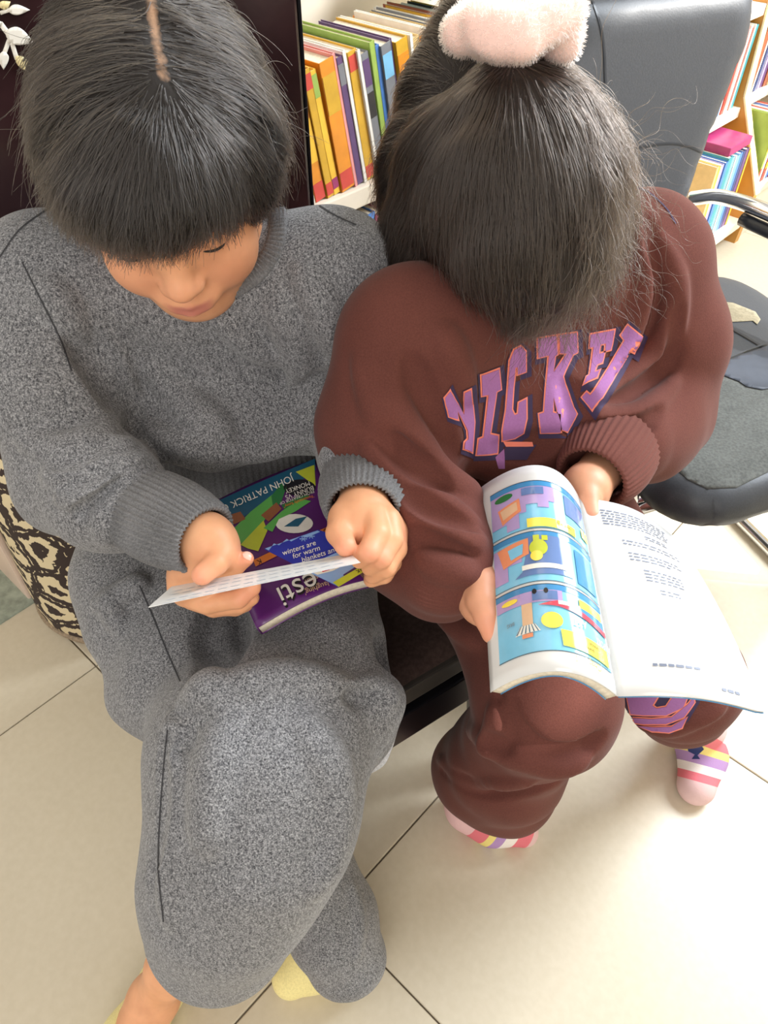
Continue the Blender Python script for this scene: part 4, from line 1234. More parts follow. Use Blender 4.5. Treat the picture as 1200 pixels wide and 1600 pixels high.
# --- trousers
T = Field((-0.10, 0.26, 0.03), (0.62, 0.97, 0.62), 0.0032)
T.ell(pelv2, (0.135, 0.12, 0.075), None, 0.03)
T.cone(hipL2, kneeL2, 0.074, 0.066, 0.03); T.cone(hipR2, kneeR2, 0.074, 0.062, 0.03)
T.ell(kneeL2 + V3((0, 0.0, -0.005)), (0.067, 0.068, 0.067), None, 0.02)
T.chain([kneeL2 + V3((0, .01, -.01)), U(790, 1190, 0.94), U(780, 1222, 1.02)], [0.066, 0.068, 0.066], 0.03)
T.cone(U(745, 1205, 0.99), U(800, 1225, 1.02), 0.058, 0.056, 0.03)
T.chain([kneeR2, U(1062, 1090, 0.98), U(1075, 1092, 1.04)], [0.060, 0.056, 0.052], 0.03)
T.smooth(1)
T.fold([(785, 1070), (798, 1125), (840, 1172), (900, 1178), (940, 1150)], 0.010, 0.0, 0.008, 'sub')
T.fold([(800, 1075), (812, 1120), (850, 1158), (900, 1160)], 0.010, 0.3, 0.012)
T.fold([(735, 1140), (760, 1155), (800, 1182), (870, 1195), (915, 1185)], 0.012, 0.35, 0.012)
T.fold([(690, 1200), (740, 1230), (800, 1240), (870, 1225)], 0.011, 0.3, 0.010, 'sub')
T.fold([(684, 1185), (730, 1215), (800, 1224), (880, 1205)], 0.009, 0.3, 0.010)
T.fold([(775, 1110), (770, 1150), (745, 1180)], 0.010, 0.4, 0.014)
T.fold([(700, 1180), (745, 1165), (790, 1165)], 0.008, 0.4, 0.012, 'sub')
T.fold([(990, 1128), (1040, 1140), (1100, 1122), (1130, 1100)], 0.008, 0.4, 0.010)
T.fold([(640, 905), (690, 960), (745, 1005)], 0.010, 0.4, 0.014)
T.cone(ankL2 + V3((0.0, -0.01, 0.02)), ankL2 + V3((0.01, -0.03, -0.06)), 0.048, 0.06, 0.006, 'sub')
T.cone(ankR2 + V3((-0.02, -0.02, 0.03)), ankR2 + V3((0.02, 0.0, -0.06)), 0.036, 0.05, 0.006, 'sub')
T.wobble(0.0014, 60, 9)
Vt, Qt = T.mesh()
tro2 = kid(np_mesh('trousers', Vt, Qt, M['brown']), person2)
bvh_t2 = BVHTree.FromPolygons([tuple(v) for v in Vt], [tuple(q) for q in Qt])

# --- sweatshirt
S = Field((-0.12, 0.36, 0.44), (0.52, 1.0, 0.94), 0.003)
Rt = np.array([[math.cos(.56), -math.sin(.56), 0], [math.sin(.56), math.cos(.56), 0], [0, 0, 1.0]])
S.ell(chest2, (0.140, 0.105, 0.125), Rt, 0.03)
S.ell(belly2, (0.145, 0.115, 0.09), Rt, 0.04)
S.cone(shL2, shR2, 0.062, 0.062, 0.04)
S.ell(ns2 + V3((0, 0, -0.03)), (0.08, 0.06, 0.05), Rt, 0.03)
S.chain([shL2, shL2 * .5 + elL2 * .5 + V3((-0.012, 0, 0)), elL2], [0.066, 0.066, 0.062], 0.03)
cufL2 = U(700, 880, 0.69)
S.chain([elL2, elL2 * .5 + cufL2 * .5, cufL2], [0.062, 0.060, 0.048], 0.03)
S.cone(elL2, U(690, 910, 0.75), 0.055, 0.040, 0.03)
cufR2 = U(958, 700, 0.775)
S.chain([shR2, shR2 * .5 + elR2 * .5 + V3((0.012, 0, 0)), elR2], [0.068, 0.068, 0.062], 0.03)
dR2 = (elR2 - cufR2) / np.linalg.norm(elR2 - cufR2); dL2 = (elL2 - cufL2) / np.linalg.norm(elL2 - cufL2)
S.chain([elR2, elR2 * .6 + cufR2 * .4, cufR2 + dR2 * 0.035], [0.062, 0.060, 0.050], 0.03)
# the loose front hangs forward from the chest
S.chain([U(720, 600, 0.765), U(800, 680, 0.80), U(860, 650, 0.79), U(930, 560, 0.80)], [0.040, 0.042, 0.042, 0.036], 0.05)
S.smooth(1)
S.fold([(640, 560), (670, 640), (700, 700), (735, 740)], 0.012, 0.25, 0.012, 'sub')
S.fold([(600, 600), (640, 680), (690, 740), (745, 770)], 0.011, 0.4, 0.014)
S.fold([(575, 690), (625, 740), (680, 790), (740, 815)], 0.012, 0.35, 0.012)
S.fold([(585, 670), (640, 715), (700, 765)], 0.009, 0.3, 0.010, 'sub')
S.fold([(625, 780), (660, 815), (710, 840), (750, 845)], 0.011, 0.4, 0.012)
S.fold([(630, 765), (680, 800), (745, 828)], 0.008, 0.3, 0.010, 'sub')
S.fold([(645, 830), (690, 855), (740, 870)], 0.008, 0.3, 0.010, 'sub')
S.fold([(655, 870), (700, 890), (740, 900)], 0.009, 0.4, 0.012)
S.fold([(985, 330), (1010, 420), (990, 520), (950, 590), (910, 620)], 0.010, 0.3, 0.010)
S.fold([(1005, 340), (1035, 430), (1020, 520), (960, 600)], 0.010, 0.3, 0.010, 'sub')
S.fold([(1030, 370), (1055, 450), (1040, 530), (985, 590), (930, 630)], 0.010, 0.3, 0.010)
S.fold([(1060, 480), (1050, 560), (1000, 610), (940, 640)], 0.009, 0.3, 0.010, 'sub')
S.fold([(1055, 590), (1010, 640), (950, 655), (900, 650)], 0.010, 0.4, 0.012)
S.fold([(1035, 640), (1000, 668), (950, 672), (905, 665)], 0.008, 0.3, 0.010, 'sub')
S.fold([(1010, 690), (985, 690), (940, 678), (900, 685)], 0.009, 0.4, 0.012)
S.fold([(880, 600), (905, 640), (895, 690)], 0.012, 0.3, 0.012, 'sub')
S.fold([(690, 520), (710, 560), (735, 620)], 0.008, 0.5, 0.02)
S.fold([(560, 560), (590, 640), (610, 700)], 0.008, 0.5, 0.02)
S.fold([(780, 700), (830, 700), (870, 680)], 0.012, 0.3, 0.012, 'sub')
S.wobble(0.0016, 52, 15)
Vs, Qs = S.mesh()
sw2 = kid(np_mesh('sweatshirt', Vs, Qs, M['brown']), person2)
bvh_s2 = BVHTree.FromPolygons([tuple(v) for v in Vs], [tuple(q) for q in Qs])
kid(cuff('cuff', cufR2 + (wrR2 - cufR2) * -0.05, cufR2 + (wrR2 - cufR2) * 0.80, 0.047, 0.036, M['brown_rib'], None, up=(0.2, -0.3, 0.8)), sw2)
kid(cuff('cuff', cufL2, cufL2 + (wrL2 - cufL2) * 0.75, 0.047, 0.036, M['brown_rib'], None, up=(0.2, -0.3, 0.8)), sw2)
M['coral_cord'] = plain('coral_cord', rgb(226, 140, 104), 0.7)
o = tube_obj('neck_cord', catmull([U(984, 264, 0.69), U(991, 280, 0.695), U(984, 310, 0.70), U(975, 345, 0.71)], 6), 0.0035, M['coral_cord'], None, 8); kid(o, sw2)

# --- body
B = Field((-0.06, 0.28, 0.0), (0.56, 0.97, 1.06), 0.0024)
B.cone(pelv2, belly2, 0.08, 0.08, 0.04); B.cone(belly2, chest2, 0.08, 0.085, 0.04); B.cone(chest2, ns2 + V3((0, 0, -0.03)), 0.08, 0.05, 0.04)
B.cone(shL2, shR2, 0.035, 0.035, 0.03)
hd2 = add_head(B, H2C, H2R, 0.98)
B.cone(hd2(0, -0.028, -0.055), ns2 + V3((0, 0, -0.02)), 0.040, 0.046, 0.02)
for sh, el, wr in ((shL2, elL2, wrL2), (shR2, elR2, wrR2)):
    B.cone(sh, el, 0.035, 0.028, 0.02); B.cone(el, wr, 0.028, 0.021, 0.02)
B.cone(hipL2, kneeL2, .056, .042, .02); B.cone(kneeL2, ankL2, .040, .026, .02)
B.cone(hipR2, kneeR2, .056, .042, .02); B.cone(kneeR2, ankR2, .040, .026, .02)
fL2a, fL2b = Zat(770, 1285, 0.026), Zat(818, 1300, 0.020)
B.chain([ankL2, V3((0.125, 0.487, 0.03)), fL2a, fL2b], [.026, .026, .024, .017], .02)
fR2a, fR2b = Zat(1098, 1180, 0.030), Zat(1088, 1228, 0.022)
B.chain([ankR2, ankR2 + V3((0.004, 0.015, -0.055)), fR2a, fR2b], [.026, .024, .027, .022], .02)
# wearer's left hand (right in the picture): thumb lies on the gutter of the book, fingers under it
hL2 = fine_hand([
    ([(915, 762, .725), (908, 782, .722), (900, 805, .730)], [.0200, .0195, .0150], .012),
    ([(908, 758, .712), (918, 780, .698), (925, 806, .684)], [.0150, .0112, .0086], .005),
    ([(896, 780, .730), (892, 830, .738), (888, 862, .730), (886, 885, .722)], [.0115, .0095, .0086, .0075], .0022),
    ([(906, 784, .738), (904, 836, .746), (902, 870, .738), (900, 890, .730)], [.0110, .0095, .0086, .0075], .0022),
    ([(918, 786, .744), (918, 836, .752), (916, 866, .746), (914, 884, .738)], [.0105, .0090, .0082, .0072], .0022),
    ([(930, 786, .748), (932, 826, .756), (930, 850, .750), (928, 866, .744)], [.0095, .0082, .0075, .0066], .0022)], (elR2 * .18 + wrR2 * .82, wrR2))
# wearer's right hand: wraps the outer edge of the curled pages, fingers behind the book
hR2 = fine_hand([
    ([(752, 918, .668), (760, 940, .664), (775, 955, .668)], [.0200, .0205, .0170], .012),
    ([(750, 912, .655), (752, 938, .644), (760, 964, .638), (768, 990, .634)], [.0145, .0118, .0100, .0086], .005),
    ([(768, 925, .668), (800, 905, .676), (830, 902, .676), (850, 905, .670)], [.0112, .0096, .0086, .0075], .0022),
    ([(770, 942, .672), (804, 934, .682), (838, 932, .680), (858, 934, .674)], [.0112, .0096, .0086, .0075], .0022),
    ([(770, 958, .672), (802, 962, .680), (834, 962, .678), (852, 962, .672)], [.0106, .0092, .0084, .0074], .0022),
    ([(768, 972, .668), (794, 986, .672), (820, 988, .670), (836, 988, .664)], [.0096, .0082, .0076, .0066], .0022)], (elL2 * .18 + wrL2 * .82, wrL2))
B.smooth(1)
Vb, Qb = join_np([B.mesh(), hL2, hR2])
body2 = kid(np_mesh('body', Vb, Qb, M['skin2']), person2)
head_attrs(body2, Vb, H2C, H2R, 0.98, [(U(925, 812, .678), .013), (U(768, 985, .628), .015)])

# --- striped socks
def sock_mat(name, a, b, stripes):
    """bands of colour along the foot from a (ankle) to b (toe)"""
    t = NT(name)
    g = t.node('ShaderNodeNewGeometry'); d = np.asarray(b) - np.asarray(a); L = np.linalg.norm(d); d = d / L
    dp = t.node('ShaderNodeVectorMath', operation='DOT_PRODUCT'); sb = t.node('ShaderNodeVectorMath', operation='SUBTRACT')
    t.link(g.outputs['Position'], sb.inputs[0]); sb.inputs[1].default_value = tuple(a); t.link(sb.outputs[0], dp.inputs[0]); dp.inputs[1].default_value = tuple(d / L)
    t.base(t.ramp(dp.outputs['Value'], stripes, 'CONSTANT'))
    v = t.coords(); n = t.noise(v, 500, 2); t.bump(n, 0.3, 0.001)
    t.b.inputs['Roughness'].default_value = 0.9
    return t.m
PK, CO, YE, LI, WH, TO = rgb(232, 190, 190), rgb(226, 118, 128), rgb(236, 216, 130), rgb(176, 140, 190), rgb(236, 228, 222), rgb(222, 188, 186)
M['navy_print'] = plain('navy_print', rgb(36, 48, 100), 0.8)
M['lilac_print'] = plain('lilac_print', rgb(206, 170, 200), 0.8)
def sock(pts, radii, a, b, stripes, name):
    K_ = Field(np.min(pts, 0) - 0.05, np.max(pts, 0) + 0.05, 0.0026)
    K_.chain(pts, radii, .02)
    Vk, Qk = K_.mesh(); Vk[:, 2] = np.maximum(Vk[:, 2], 0.0012)
    o = kid(np_mesh('sock', Vk, Qk, sock_mat(name, a, b, stripes)), person2)
    return o, BVHTree.FromPolygons([tuple(v) for v in Vk], [tuple(q) for q in Qk])
sR, bR = sock([ankR2 + (kneeR2 - ankR2) * 0.26, ankR2, ankR2 + V3((0.004, 0.012, -0.052)), fR2a, fR2b], [.034, .032, .0275, .0335, .029], Zat(1105, 1130, .06), Zat(1084, 1255, .0),
              [(0, PK), (.20, CO), (.32, YE), (.41, LI), (.53, WH), (.635, CO), (.735, TO)], 'striped_sock_knit')
sL, bL = sock([ankL2 + (kneeL2 - ankL2) * 0.22, ankL2, V3((0.128, 0.484, 0.034)), fL2a, fL2b], [.030, .032, .033, .031, .022], Zat(728, 1262, .05), Zat(842, 1312, .0),
              [(0, PK), (.14, CO), (.30, YE), (.38, LI), (.50, WH), (.64, CO), (.80, TO)], 'striped_sock_knit_turned')
def sock_print(polys, bv, par, mat='navy_print', name='print'):
    o = decal(name, polys, bvh_map(bv, 0.0008), M[mat], None, 3)
    if o: kid(o, par)
def ring_u(cx, cy, w, h, s):           # letter U
    P = [(cx - w, cy - h)]
    for i in range(9):
        a = math.pi - math.pi * i / 8; P.append((cx + w * math.cos(a), cy + h * 0.3 + w * math.sin(a)))
    P.append((cx + w, cy - h)); P.append((cx + w - s, cy - h))
    for i in range(9):
        a = math.pi * i / 8; P.append((cx + (w - s) * math.cos(a), cy + h * 0.3 + (w - s) * math.sin(a)))
    P.append((cx - w + s, cy - h)); return P
sock_print([ring_u(1103, 1145, 6.5, 8, 3.4)], bR, sR)
sock_print([[(1114, 1138), (1121, 1137), (1122, 1152), (1115, 1153)]], bR, sR, 'lilac_print')
blob = [(1074, 1166), (1096, 1164), (1100, 1170), (1094, 1176), (1090, 1180), (1094, 1186), (1081, 1186), (1086, 1179), (1076, 1174)]
sock_print([blob], bR, sR)
sock_print([[(742, 1292), (758, 1288), (772, 1286), (782, 1290), (770, 1297), (778, 1304), (764, 1304), (752, 1299)]], bL, sL)
reparent_later.clear(); add_lashes(H2C, H2R, 0.98, body2)
for o, b in reparent_later: kid(o, b)

# ================================================================== BOOKS IN HAND
def bezq(p, n):
    return catmull(p, n)
M['page_white'] = plain('coated_page', rgb(226, 226, 225), 0.15, grain=0.01, spec=0.6)
M['purple'] = plain('purple_cover', rgb(92, 36, 108), 0.28, grain=0.10, gscale=30)
M['teal_print'] = plain('teal_print', rgb(36, 92, 120), 0.3)
M['white_print'] = plain('white_print', rgb(240, 236, 226), 0.3)
M['green_print'] = plain('green_print', rgb(96, 176, 84), 0.3)
M['green_dark'] = plain('deep_green_print', rgb(48, 120, 66), 0.3)
M['lime_print'] = plain('lime_print', rgb(196, 204, 60), 0.3)
M['brown_print'] = plain('brown_print', rgb(150, 92, 60), 0.3)
M['orange_print'] = plain('orange_print', rgb(232, 128, 48), 0.3)
M['black_print'] = plain('black_print', rgb(30, 28, 34), 0.3)
M['violet_print'] = plain('violet_print', rgb(58, 30, 92), 0.3)
M['sky_print'] = plain('sky_blue_print', rgb(132, 200, 232), 0.14)
M['mid_blue'] = plain('mid_blue_print', rgb(72, 142, 194), 0.14)
M['slate_blue'] = plain('slate_blue_print', rgb(104, 130, 180), 0.14)
M['mauve_print'] = plain('mauve_print', rgb(182, 158, 206), 0.14)
M['yellow_print'] = plain('yellow_print', rgb(246, 226, 92), 0.14)
M['sun_yellow'] = plain('sun_yellow_print', rgb(250, 222, 90), 0.14)
M['salmon_print'] = plain('salmon_print', rgb(236, 150, 110), 0.14)
M['red_print'] = plain('red_print', rgb(214, 76, 92), 0.14)
M['tan_print'] = plain('tan_print', rgb(226, 186, 150), 0.14)
M['royal_print'] = plain('royal_blue_print', rgb(44, 52, 160), 0.3)
M['ice_print'] = plain('ice_blue_print', rgb(140, 176, 226), 0.3)

# ---- purple paperback in the lap
bk1 = {}
c_TL, c_TR, c_BR, c_BL = U(322, 790, 0.790), U(492, 717, 0.830), U(619, 897, 0.745), U(402, 981, 0.700)
def S1(u, v):        # u along the width (left -> right in the picture), v from spine-top (far) to near edge
    a = c_TL * (1 - u) + c_TR * u; b = c_BL * (1 - u) + c_BR * u
    p = a * (1 - v) + b * v
    return p + np.array([0, 0, 0.014 * math.sin(math.pi * u) * (0.3 + 0.7 * v) - 0.006 * math.sin(math.pi * v)])
def n1f(u, v):
    e = 0.01; du = S1(u + e, v) - S1(u - e, v); dv = S1(u, v + e) - S1(u, v - e)
    n = np.cross(du, dv); n /= np.linalg.norm(n); return n if n[2] > 0 else -n
paperback = empty('paperback', S1(.5, .5) - V3((0, 0, 0.016)))
tag(paperback, 'purple paperback with a green cartoon cover, lying on the lap of the grey-clad child', 'book')
def sheet(name, f, nf, u0, u1, v0, v1, top, bot, mat, root, nu=16, nv=16):
    V, Fc = [], []
    for lay in (top, bot):
        for i in range(nu + 1):
            for j in range(nv + 1):
                u = u0 + (u1 - u0) * i / nu; v = v0 + (v1 - v0) * j / nv
                V.append(f(u, v) + nf(u, v) * lay)
    m = (nu + 1) * (nv + 1); I = lambda i, j: i * (nv + 1) + j
    for i in range(nu):
        for j in range(nv):
            q = (I(i, j), I(i + 1, j), I(i + 1, j + 1), I(i, j + 1))
            Fc.append(q); Fc.append(tuple(m + k for k in reversed(q)))
    for i in range(nu):
        Fc.append((I(i, 0), I(i, 0) + m, I(i + 1, 0) + m, I(i + 1, 0))); Fc.append((I(i, nv), I(i + 1, nv), I(i + 1, nv) + m, I(i, nv) + m))
    for j in range(nv):
        Fc.append((I(0, j), I(0, j + 1), I(0, j + 1) + m, I(0, j) + m)); Fc.append((I(nu, j), I(nu, j) + m, I(nu, j + 1) + m, I(nu, j + 1)))
    o = mesh_obj(name, V, Fc, mat, None, False)
    for p in o.data.polygons: p.use_smooth = True
    return kid(o, root)
cov1 = sheet('cover', S1, n1f, 0, 1, 0, 1, 0.0, -0.0008, M['purple'], paperback)
sheet('page_block', S1, n1f, 0.005, 0.995, 0.005, 0.995, -0.0009, -0.0115, M['page_edge'], paperback)
sheet('back_cover', S1, n1f, 0, 1, 0, 1, -0.0116, -0.0124, M['purple'], paperback)
sheet('spine', S1, n1f, -0.006, 0.0, 0, 1, 0.0, -0.0124, M['purple'], paperback, nu=1)
# print: pixel -> (u, v) on the cover by ray casting
bm_ = bmesh.new(); bm_.from_mesh(cov1.data); bv1 = BVHTree.FromBMesh(bm_); bm_.free()
def pr1(polys, mat, off=0.0005, step=8, name='cover_print'):
    o = decal(name, polys, bvh_map(bv1, off), M[mat], None, step)
    if o: kid(o, cov1)
def pt1(s, origin, xd, yd, mat, off=0.0016, name='cover_lettering'):
    o = text_on(name, s, bvh_map(bv1, off), origin, xd, yd, M[mat], None)
    if o: kid(o, cov1)
pr1([[(318, 793), (400, 756), (492, 717), (493, 735), (470, 752), (420, 782), (360, 822), (336, 838), (326, 818)]], 'teal_print')
pr1([[(462, 738), (491, 727), (493, 760)]], 'lime_print', 0.0008)
pr1([[(468 + 25 * math.cos(a), 763 + 13 * math.sin(a)) for a in np.linspace(0, 6.1, 22)]], 'black_print', 0.0010)
# a plain stand-in for the drawn cover figures: overlapping green and yellow shapes
pr1([[(352, 840), (392, 800), (430, 770), (440, 782), (418, 806), (400, 836), (376, 850)]], 'green_print', 0.0008)
pr1([[(376, 852), (412, 814), (418, 830), (404, 862), (388, 858)]], 'lime_print', 0.0010)
pr1([[(424, 776), (440, 756), (448, 760), (440, 784), (428, 800)]], 'green_dark', 0.0010)
pr1([[(408, 806), (432, 786), (440, 796), (420, 816)]], 'brown_print', 0.0011)
pr1([[(412, 826), (440, 800), (470, 780), (486, 784), (462, 800), (436, 812), (426, 832)]], 'green_print', 0.0011)
pr1([[(440, 790), (474, 772), (484, 776), (462, 790), (446, 800)]], 'green_dark', 0.0009)
pr1([[(356, 806), (376, 800), (384, 812), (366, 820)]], 'brown_print', 0.0009)
pr1([[(460 + 29 * math.cos(a), 819 + 15 * math.sin(a)) for a in np.linspace(0, 6.1, 24)]], 'white_print', 0.0010)
pr1([[(444, 824), (462, 812), (480, 808), (466, 824)]], 'teal_print', 0.0014)
pr1([[(396, 876), (450, 850), (512, 824), (514, 834), (452, 860), (400, 886)]], 'orange_print', 0.0009)
def up_side(deg, h): 
    a = math.radians(deg); return (h * math.cos(a), h * math.sin(a)), (h * math.sin(a), -h * math.cos(a))
X, Y = up_side(180 - 24, 11); pt1('JOHN PATRICK GR', (456, 743), X, Y, 'white_print')
X, Y = up_side(180 - 20, 7); pt1('BUNNY VS', (489, 760), X, Y, 'white_print'); pt1('MONKEY', (483, 753), X, Y, 'white_print'); 
X, Y = up_side(180 - 20, 4.5); pt1('FROM CREATOR OF', (490, 767), X, Y, 'white_print'); pt1('"Fantastically funny"', (490, 774), X, Y, 'orange_print')
X, Y = up_side(180 - 24, 8); pt1('OUK', (512, 826), X, Y, 'black_print'); pt1('K', (408, 874), X, Y, 'black_print')
X, Y = up_side(180 - 26, 34); pt1('esti', (492, 896), X, Y, 'black_print', 0.0012); pt1('esti', (490, 893), X, Y, 'white_print', 0.0018)
pt1('gat', (520, 858), X, Y, 'white_print', 0.0016)
X, Y = up_side(180 - 22, 8.5); pt1("r hair laughing'", (540, 898), X, Y, 'tan_print'); pt1('gators fan', (520, 890), X, Y, 'tan_print')

# ---- cards
def card(name, corners, label, cat, mat, th=0.0006):
    C_ = [np.asarray(c, float) for c in corners]; n = np.cross(C_[1] - C_[0], C_[3] - C_[0]); n /= np.linalg.norm(n)
    if n @ (CAM - C_[0]) < 0: n = -n
    dr = C_[2] - CAM; C_[2] = CAM + dr * (((C_[0] - CAM) @ n) / (dr @ n))          # keep the card flat
    V = [c + n * th / 2 for c in C_] + [c - n * th / 2 for c in C_]
    Fc = [(0, 1, 2, 3), (7, 6, 5, 4)] + [(i, i + 4, (i + 1) % 4 + 4, (i + 1) % 4) for i in range(4)]
    o = mesh_obj(name, V, Fc, mat); tag(o, label, cat)
    o0 = C_[0] + n * th / 2
    def fm(off):
        def f(px, py):
            d = ray(px, py); t = ((o0 + n * off - CAM) @ n) / (d @ n); return CAM + t * d
        return f
    return o, fm
bmk, fmk = card('bookmark', [U(413, 858, .690), U(497, 828, .700), U(613, 866, .652), U(528, 917, .640)], 'blue winter bookmark with a lime strip, in the fist of the grey-clad child', 'bookmark', M['royal_print'])
def prk(P, mat, off=0.0002, name='bookmark_print'):
    o = decal(name, [P], fmk(off), M[mat], bmk, 8)
def ptk(s, origin, xd, yd, mat, off=0.0006):
    text_on('bookmark_lettering', s, fmk(off), origin, xd, yd, M[mat], bmk)
prk([(414, 857), (496, 829), (500, 831), (480, 840), (470, 838), (455, 846), (448, 842), (436, 852), (428, 849), (420, 860)], 'ice_print')
prk([(470, 888), (560, 848), (612, 866), (528, 916)], 'ice_print')
prk([(478, 890), (520, 872), (548, 868), (560, 872), (520, 892), (496, 898)], 'white_print', 0.0004)
prk([(536, 898), (580, 870), (588, 872), (560, 890), (540, 903)], 'violet_print', 0.0005)
prk([(500, 888), (512, 884), (516, 890), (504, 894)], 'red_print', 0.0006)
prk([(520, 910), (604, 862), (614, 866), (529, 917)], 'lime_print', 0.0007)
a = math.radians(-18)
for i, (s, x, y) in enumerate((('winters are', 442, 868), ('for warm', 458, 873), ('blankets and', 472, 879))):
    ptk(s, (x, y), (8.5 * math.cos(a), 8.5 * math.sin(a)), (8.5 * math.sin(a) * .6, -8.5 * math.cos(a)), 'white_print')
X, Y = up_side(180 - 30, 6.0); ptk('BOOKMARK', (596, 868), X, Y, 'black_print', 0.0010)
for (sx, sy) in ((474, 842), (486, 838)):
    for k in range(3):
        aa = k * math.pi / 3; d_ = np.array([6 * math.cos(aa), 4 * math.sin(aa)]); q_ = np.array([-d_[1], d_[0]]) * .12
        c_ = np.array([sx, sy]); prk([tuple(c_ - d_ - q_), tuple(c_ + d_ - q_), tuple(c_ + d_ + q_), tuple(c_ - d_ + q_)], 'ice_print', 0.0003)
M['ink_pale'] = plain('faint_grey_ink', rgb(190, 196, 206), 0.5)
wc, fwc = card('bookmark', [U(232, 949, .612), U(268, 917, .650), U(547, 865, .640), U(563, 879, .606)], 'long white printed bookmark held across both hands of the grey-clad child', 'bookmark', M['page_white'])
for i, (p0, p1, w) in enumerate((((252, 944), (548, 882), 1.0), ((258, 938), (540, 878), .8), ((264, 930), (535, 874), .8), ((270, 924), (530, 870), .7))):
    p0 = np.array(p0, float); p1 = np.array(p1, float)
    for k in range(14):
        a_ = p0 + (p1 - p0) * (k + .1) / 14; b_ = p0 + (p1 - p0) * (k + .8) / 14
        decal('print_line', [[tuple(a_ + (0, -w * .5)), tuple(b_ + (0, -w * .5)), tuple(b_ + (0, w * .5)), tuple(a_ + (0, w * .5))]], fwc(0.0002), M['ink_pale'], wc, 20)

# ---- the open comic
nearS, farS = U(905, 778, .690), U(965, 1088, .574)             # gutter
nearL, farL = U(748, 764, .715), U(766, 1082, .606)             # outer edge of the curled pages
nearA, farA = U(846, 716, .668), U(872, 1040, .556)             # top of the curl
def SL_(u, v):       # u 0 outer edge -> 1 gutter, v 0 near the child -> 1 far edge
    a = nearL * (1 - v) + farL * v; b = nearS * (1 - v) + farS * v; c = nearA * (1 - v) + farA * v
    c = c + (c - (a + b) / 2) * 0.62
    w = (1 - u) ** 2; x = 2 * u * (1 - u); y = u * u
    return a * w + c * x + b * y
def mk_n(f):
    def g(u, v):
        e = 0.01; n = np.cross(f(u + e, v) - f(u - e, v), f(u, v + e) - f(u, v - e)); n /= np.linalg.norm(n)
        return n if n @ (CAM - f(u, v)) > 0 else -n
    return g
def SR_(u, v):       # u 0 gutter -> 1 outer edge
    A_, B_, C_, D_ = nearS, U(1056, 838, .712), U(1195, 1112, .566), farS
    p = (A_ * (1 - u) + B_ * u) * (1 - v) + (D_ * (1 - u) + C_ * u) * v
    up = np.array([0, -0.25, 0.95])
    p = p + up * (0.016 * math.sin(math.pi * min(1, u * 1.05)) - 0.010 * math.exp(-(u / 0.12) ** 2) * 0)
    p = p + np.array([0.004, -0.001, 0.003]) * math.sin(math.pi * v) * u
    return p
nL, nR = mk_n(SL_), mk_n(SR_)
comic = empty('comic_book', SL_(1, .5) - V3((0, 0, .02)))
tag(comic, 'open comic book with a curled colour page, held by the child in brown', 'book')
pgL = sheet('comic_page', SL_, nL, 0, 1, 0, 1, 0.0, -0.0006, M['page_white'], comic, 28, 20)
sheet('page_block', SL_, nL, 0.004, 1, 0.003, 0.997, -0.0007, -0.0095, M['page_edge'], comic, 28, 20)
sheet('cover', SL_, nL, 0, 1, 0, 1, -0.0096, -0.0103, M['mid_blue'], comic, 28, 6)
pgR = sheet('text_page', SR_, nR, 0, 1, 0, 1, 0.0, -0.0006, M['page_white'], comic, 20, 20)
sheet('page_block', SR_, nR, 0, 0.996, 0.003, 0.997, -0.0007, -0.0022, M['page_edge'], comic, 20, 20)
sheet('cover', SR_, nR, 0, 1, 0, 1, -0.0023, -0.003, M['mid_blue'], comic, 20, 6)
def fL(off):
    return lambda u, v: SL_(u, v) + nL(u, v) * off
def fR(off):
    return lambda u, v: SR_(u, v) + nR(u, v) * off
def PL(P, mat, off=0.0003, step=0.035, name='panel_print'):
    o = decal(name, [P], fL(off), M[mat], None, step)
    if o: kid(o, pgL)
def rect(u0, u1, v0, v1): return [(u0, v0), (u1, v0), (u1, v1), (u0, v1)]
def ell2(cu, cv, ru, rv, n=20): return [(cu + ru * math.cos(6.2832 * i / n), cv + rv * math.sin(6.2832 * i / n)) for i in range(n)]
# three panels
for v0, v1 in ((.09, .345), (.36, .605), (.62, .915)):
    PL(rect(.085, .97, v0, v1), 'sky_print', 0.0003)
    PL(rect(.085, .97, v0, v0 + .028), 'mid_blue', 0.0006)
    for (a_, b_) in (((.085, v0), (.97, v0)), ((.085, v1), (.97, v1))):
        PL(rect(.085, .97, a_[1] - .0012, a_[1] + .0012), 'ink', 0.0008)
PL([(.09, .12), (.62, .12), (.62, .20), (.56, .20), (.56, .235), (.46, .235), (.46, .215), (.36, .215), (.36, .255), (.30, .255), (.30, .33), (.2, .33), (.2, .29), (.09, .29)], 'mauve_print', 0.0008)
PL(rect(.33, .52, .125, .165), 'slate_blue', 0.0011); PL(ell2(.19, .145, .07, .018), 'green_dark', 0.0011)
PL([(.14, .20), (.31, .175), (.32, .245), (.17, .285)], 'salmon_print', 0.0011); PL([(.16, .21), (.29, .19), (.295, .235), (.18, .262)], 'tan_print', 0.0014)
PL(rect(.36, .80, .292, .338), 'yellow_print', 0.0011); PL(rect(.88, .96, .25, .30), 'yellow_print', 0.0012)
PL(rect(.72, .96, .13, .24), 'slate_blue', 0.0009)
